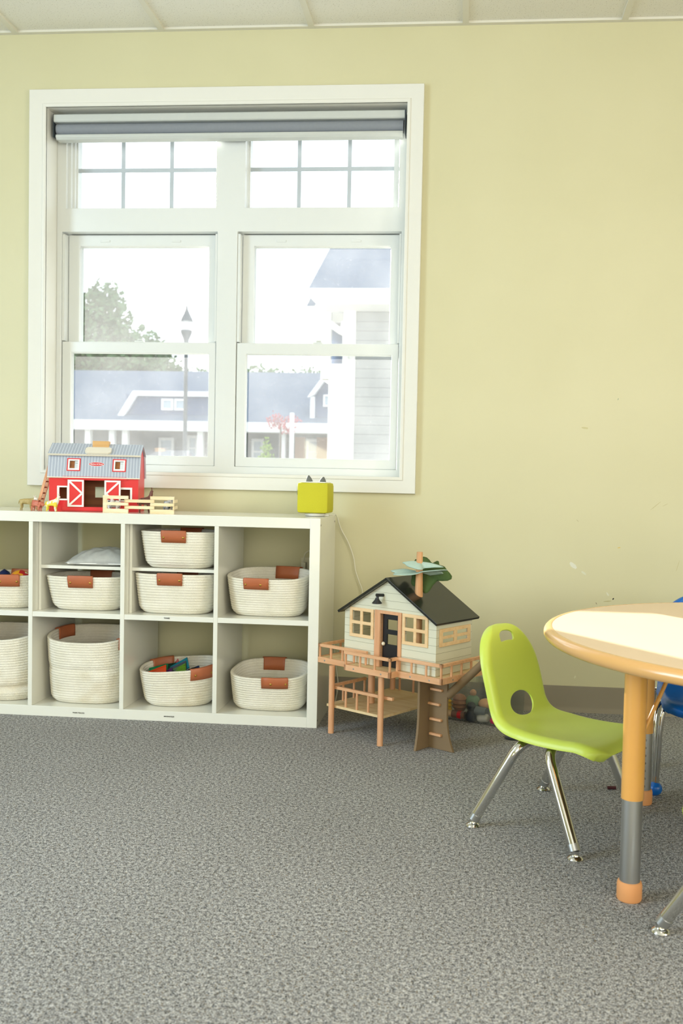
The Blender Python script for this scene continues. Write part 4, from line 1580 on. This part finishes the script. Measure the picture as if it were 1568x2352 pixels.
for A, C in zip(rings, rings[1:]):
    for k in range(128):
        b.bm.faces.new((A[k], A[(k + 1) % 128], C[(k + 1) % 128], C[k]))
b.build('edge_band', 'table_edge', tb, smooth=True)
b = B().lathe([(0, TZ0 + .002), (RT - .028, TZ0 + .002), (RT - .028, TZ1 - .013), (0, TZ1 - .013)], 64)
b.build('underside', 'brown_mdf', tb)
legs = [((.8975, -1.7150), .224), ((1.0430, -1.0705), .205)]
c2 = lambda p: (2 * TC[0] - p[0], 2 * TC[1] - p[1])
legs += [(c2(legs[0][0]), .19), (c2(legs[1][0]), .19)]
for (lx, ly), zs_ in legs:
    x, y = lx - TC[0], ly - TC[1]
    lg = B().tube([(x, y, zs_ + .0), (x, y, TZ0 + .001)], .0243, 28).build('leg', 'orange', tb, smooth=True)
    o = B().tube([(x, y, .030), (x, y, zs_ + .03)], .0222, 28).build('inner_tube', 'steel', lg, smooth=True)
    d = Vector((-x, -y, 0)).normalized()
    tn = Vector((-d.y, d.x, 0))
    hd_ = Vector((x, y, 0)) + (Vector((CX, CY, 0)) - Vector((lx, ly, 0))).normalized() * 0
    for i in range(7):
        dh_ = Vector((-.05, -1, 0)).normalized() if abs(lx - 1.043) < .001 else d
        q = Matrix.Translation((x + dh_.x * .0217, y + dh_.y * .0217, .055 + .022 * i)) @ dh_.to_track_quat('Z', 'Y').to_matrix().to_4x4()
        B().lathe([(0, 0), (.0042, 0), (.0034, .0012), (0, .0012)], 12, q).build('adjust_hole', 'chrome', o, smooth=True)
    B().lathe([(0, .0005), (.0255, .0005), (.0272, .004), (.0272, .034), (.0258, .040), (.0232, .042), (0, .042)], 32, Matrix.Translation((x, y, 0))).build('foot_cap', 'orange_cap', lg, smooth=True)
    p0 = Vector((x, y, .372)) + d * .022
    p1 = Vector((x, y, TZ0 + .001)) + d * .105
    B().tube([p0, p0 + d * .006 + Vector((0, 0, .004)), p1], .0046, 12).build('brace', 'orange', lg, smooth=True)

o = B().tube([(0, -.0125, .0052), (0, .0125, .0052)], .0048, 12).build('crayon_stub', 'crayon', smooth=True, loc=(.9733, -.9616, 0), rot=(0, 0, R(-80)))
tag(o, 'dark maroon crayon stub on the carpet under the table', 'crayon')

# ------------------------------------------------------------------ outside the window
struct(B().box(-70, 40, .6, 90, -.5, -.30).build('ground', 'lawn'))


def PX(x, y, Y):
    p = at(x, y, Y)
    return p.x, p.z


# neighbouring building to the right
nb = thing('neighbor_building', 'grey sided house corner with white trim close outside the right sash', 'house', (0, 0, 0))
Y0 = 9.0
xc = at(530 + 955 / 3.336, 800, Y0).x
xa = at(530 + 862 / 3.336, 800, Y0).x
ze = at(800, 540 + 570 / 3.336, Y0).z
B().box(xc, 4.5, Y0, Y0 + 5, -.3, ze).build('siding_wall', 'grey_siding', nb)
B().box(xa, xc, Y0 - .03, Y0 + .15, -.3, ze + .05).build('corner_board', 'ext_white', nb)
B().box(xa - .21, xa - .002, Y0 + .10, Y0 + 3, -.3, 2.28).build('bay_wall', 'ext_white', nb)
B().box(xa - .21, xa - .002, Y0 + .30, Y0 + 3, 2.48, 3.0).build('porch_panel', 'navy_siding', nb)
B().box(xa - .31, xa - .19, Y0 + .1, Y0 + .22, 2.28, 3.2).build('porch_post', 'ext_white', nb)
B().box(xa - .31, xa - .002, Y0 + .02, Y0 + 3, 2.28, 2.48).build('porch_beam', 'ext_white', nb)
ex = at(530 + 590 / 3.336, 700, Y0 - .5).x
ez0, ez1 = at(760, 540 + 530 / 3.336, Y0 - .5).z, at(760, 540 + 412 / 3.336, Y0 - .5).z
B().prism([(ex + .12, ez0), (4.6, ez0), (4.6, ez1), (ex, ez1), (ex, ez1 - .08)], Y0 - .55, Y0 - .40).build('fascia', 'ext_white', nb)
B().box(ex + .1, 4.6, Y0 - .40, Y0 + .05, ez0, ez0 + .05).build('soffit', 'ext_white', nb)
lx0 = at(530 + 540 / 3.336, 705, Y0 + .4).x
B().box(lx0, xa, Y0 + .25, Y0 + 3, 3.08, 3.30).build('lower_eave', 'ext_white', nb)
B().prism([(lx0 + .03, 3.30), (ex + .30, 3.30), (ex + .30, 3.64), (lx0 + .20, 3.64)], Y0 + .5, Y0 + 3).build('lower_roof', 'shingle', nb)
b = B()
rt_ = at(530 + 700 / 3.336, 563, Y0 + .8)
sl2 = (rt_.x - ex) / (rt_.z - ez1)
top = at(800, 520, Y0 + 3.0).z
A_ = [(ex, Y0 - .5, ez1), (4.6, Y0 - .5, ez1), (4.6, Y0 + 3.0, top), (ex + sl2 * (top - ez1), Y0 + 3.0, top), (ex, Y0 + 6, ez1)]
vs = [b.bm.verts.new(p) for p in A_]
b.bm.faces.new(vs[:4])
b.bm.faces.new((vs[0], vs[3], vs[4]))
lo_ = [b.bm.verts.new((p[0], p[1], p[2] - .12)) for p in A_]
b.bm.faces.new(lo_[:4][::-1])
b.build('roof', 'shingle', nb)
dp = [at(530 + X / 3.336, 540 + Yq / 3.336, Y0 - .1) for X, Yq in ((660, 530), (700, 580), (715, 640), (790, 700), (850, 745), (880, 800))]
B().tube(spline([(p.x, p.y, p.z) for p in dp] + [(dp[-1].x + .01, dp[-1].y, -.2)], 6), .045, 10).build('downspout', 'ext_white', nb, smooth=True)

# long house across the street
lh = thing('porch_house', 'long blue-grey porch house across the street seen through the lower sashes', 'house', (0, 0, 0))
Yh = 26
B().box(-20, 2, Yh + 1.5, Yh + 9, -.3, 2.5).build('front_wall', 'dark_siding', lh)
zr_ = 4.25
b = B()
b.prism([(Yh - .3, 2.62), (Yh + 9.5, 2.62), (Yh + 4.6, zr_ + .55)], -20.5, 2.5, sw)
b.build('roof', 'shingle', lh)
B().box(-20.5, 2.5, Yh - .45, Yh + .2, 2.35, 2.66).build('porch_beam', 'ext_white', lh)
for px in (260, 290, 650, 205, 462, 775):
    xx = at(px, 1000, Yh).x
    B().box(xx - .09, xx + .09, Yh - .15, Yh + .05, -.3, 2.35).build('porch_column', 'ext_white', lh)
# wide dormer on the left
xa1, xb1 = at(258, 962, Yh).x, at(305, 905, Yh).x
B().box(xb1 - .35, at(490, 905, Yh).x, Yh + .35, Yh + 4, 2.70, 3.55).build('dormer_wall', 'navy_siding', lh)
B().prism([(xa1, 2.70), (xa1 + .22, 2.70), (xb1 + .05, 3.50), (at(490, 905, Yh).x, 3.50), (at(490, 905, Yh).x, 3.66), (xb1 - .08, 3.66)], Yh + .2, Yh + .34).build('dormer_trim', 'ext_white', lh)
wz = at(363, 915, Yh).z
for px0, px1 in ((364, 391), (394, 420)):
    x0_, x1_ = at(px0, 920, Yh).x, at(px1, 920, Yh).x
    f = B().holed((x0_, x1_), (3.05, 3.42), [(x0_ + .06, x1_ - .06, 3.11, 3.36)], Yh + .28, Yh + .35).build('window', 'ext_white', lh)
    B().box(x0_ + .06, x1_ - .06, Yh + .32, Yh + .34, 3.11, 3.36).build('pane', 'ext_glass', f)
# gable on the right
gx0, gxp = at(704, 905, Yh).x, at(752, 862, Yh).x
B().prism([(gx0 + .12, 2.70), (2 * gxp - gx0 - .12, 2.70), (2 * gxp - gx0 - .12, 3.60), (gxp, 4.22), (gx0 + .12, 3.60)], Yh + .35, Yh + 4).build('gable_wall', 'navy_siding', lh)
B().prism([(gx0, 3.52), (gx0 + .22, 3.60), (gxp, 4.22), (2 * gxp - gx0 - .22, 3.60), (2 * gxp - gx0, 3.52), (gxp, 4.42)], Yh + .1, Yh + .34).build('gable_trim', 'ext_white', lh)
B().box(gx0 + .08, gx0 + .22, Yh + .25, Yh + .349, 2.70, 3.56).build('gable_post', 'ext_white', lh)
x0_, x1_ = at(739, 920, Yh).x, at(772, 920, Yh).x
f = B().holed((x0_, x1_), (3.24, 3.62), [(x0_ + .05, x1_ - .05, 3.29, 3.57)], Yh + .28, Yh + .349).build('window', 'ext_white', lh)
B().box(x0_ + .05, x1_ - .05, Yh + .32, Yh + .34, 3.29, 3.57).build('pane', 'ext_glass', f)
for px0, px1, py0, mt in ((365, 400, 1005, 'ext_white'), (430, 456, 1000, 'ext_white'), (578, 606, 1008, 'ext_white'), (703, 741, 1008, 'ext_white')):
    x0_, x1_, z1w = at(px0, py0, Yh + 1.45).x, at(px1, py0, Yh + 1.45).x, at(px0, py0, Yh + 1.45).z
    f = B().holed((x0_, x1_), (.8, z1w), [(x0_ + .09, x1_ - .09, .9, z1w - .45), (x0_ + .09, x1_ - .09, z1w - .4, z1w - .09)], Yh + 1.40, Yh + 1.5).build('window', mt, lh)
    B().box(x0_ + .09, x1_ - .09, Yh + 1.44, Yh + 1.46, .9, z1w - .09).build('pane', 'ext_glass', f)
for px0, px1 in ((678, 700), (728, 766)):
    B().box(at(px0, 1000, Yh + 1.4).x, at(px1, 1000, Yh + 1.4).x, Yh + 1.36, Yh + 1.499, -.3, 2.30).build('brick_panel', 'brick', lh)


def tree(name, label, x, y, crown, nleaf, size, mat, trunk_h, trunk_r, seed, cat='tree', group=None):
    rr = random.Random(seed)
    t = thing(name, label, cat, (x, y, -.3), group=group)
    B().tube([(0, 0, 0), (0, 0, trunk_h)], [trunk_r, trunk_r * .5], 10).build('trunk', 'bark', t)
    b = B()
    tot = sum(c[3] ** 3 for c in crown)
    for (cx_, cy_, cz_, r) in crown:
        for _ in range(int(nleaf * r ** 3 / tot)):
            d = Vector((rr.gauss(0, 1), rr.gauss(0, 1), rr.gauss(0, 1))).normalized() * r * rr.random() ** .45
            p = Vector((cx_, cy_, cz_)) + d
            a = Vector((rr.gauss(0, 1), rr.gauss(0, 1), rr.gauss(0, 1))).normalized() * size
            c_ = a.orthogonal().normalized() * size * .6
            b.bm.faces.new([b.bm.verts.new(p + q) for q in (a, c_, -a, -c_)])
    b.build('crown', mat, t, recalc=False)
    return t


tp = at(255, 645, 40)
tree('tall_tree', 'hazy green tree with pointed crown rising behind the left upper sash', tp.x - .6, 40, [(.3, 0, 9.6, .9), (.2, 0, 8.6, 1.5), (-.6, 0, 7.0, 2.4), (1.6, 0, 6.4, 2.0), (3.0, 0, 5.6, 1.5)], 6500, .17, 'foliage', 6, .25, 5, group='trees beyond the houses')
for i, (px, w, lab) in enumerate(((225, 3.2, 'low round tree behind the porch house at the left of the left sash'), (330, 3.0, 'low round tree behind the porch house under the tall tree'), (445, 2.6, 'low pale tree behind the porch house near the lamp post'), (600, 3.0, 'leafy tree behind the porch house at the left of the right sash'), (700, 2.8, 'leafy tree behind the porch house beside the grey house corner'))):
    yy = (47, 53, 59, 47, 53)[i]
    p = at(px, 850, yy)
    q_ = (yy - CY) / (44 - CY)
    zz = lambda z: CZ + (z - CZ) * q_
    w *= q_
    tree('round_tree', lab, p.x, yy, [(-.45 * w * .5, 0, zz(4.9), w * .62), (.4 * w * .5, 0, zz(4.7), w * .66), (0, .3, zz(5.4), w * .55)], 4200, .16, 'foliage', 4, .2, 20 + i, group='trees beyond the houses')
p = at(611, 1045, 24)
tree('cone_shrub', 'bright green cone shaped shrub before the porch house', p.x, 24, [(0, 0, 2.35, .10), (0, 0, 2.1, .19), (0, 0, 1.75, .27), (0, 0, 1.35, .33), (0, 0, .9, .38), (0, 0, .5, .40)], 1600, .05, 'foliage_lime', .5, .04, 41, 'shrub')
p = at(645, 960, 25)
tree('flowering_shrub', 'pink red flowering shrub before the porch of the long house', p.x, 25, [(-.2, 0, 3.0, .28), (.2, 0, 2.85, .3), (.5, 0, 2.95, .2)], 260, .05, 'foliage_red', 2.8, .05, 42, 'shrub')
# street lamp
lp_ = at(427, 1050, 14)
sl_t = thing('street_lamp', 'dark street lamp with pointed cap standing outside the left sash', 'street lamp', (lp_.x - .025, 14, -.3))
B().lathe([(.11, 0), (.11, .3), (.055, .45), (.042, .6), (.036, 3.72), (.05, 3.78), (.05, 3.82), (.105, 3.95), (.11, 4.0), (0, 4.0)], 16).build('lamp_post', 'lamp_metal', sl_t, smooth=True)
B().lathe([(.09, 4.0), (.125, 4.10), (.115, 4.17), (0, 4.17)], 16).build('lamp_globe', 'globe', sl_t, smooth=True)
B().lathe([(.128, 4.17), (.115, 4.21), (.06, 4.32), (.025, 4.40), (.012, 4.47), (0, 4.49)], 16).build('lamp_cap', 'lamp_metal', sl_t, smooth=True)
# white cross-shaped post
p = at(670, 990, 18)
q = thing('sign_post', 'white cross shaped post outside the right lower sash', 'post', (p.x, 18, -.3))
B().box(-.045, .045, -.03, .03, 0, 2.74).build('upright', 'ext_white', q)
B().box(-.13, .24, -.035, -.031, 2.42, 2.50).build('cross_arm', 'ext_white', q)
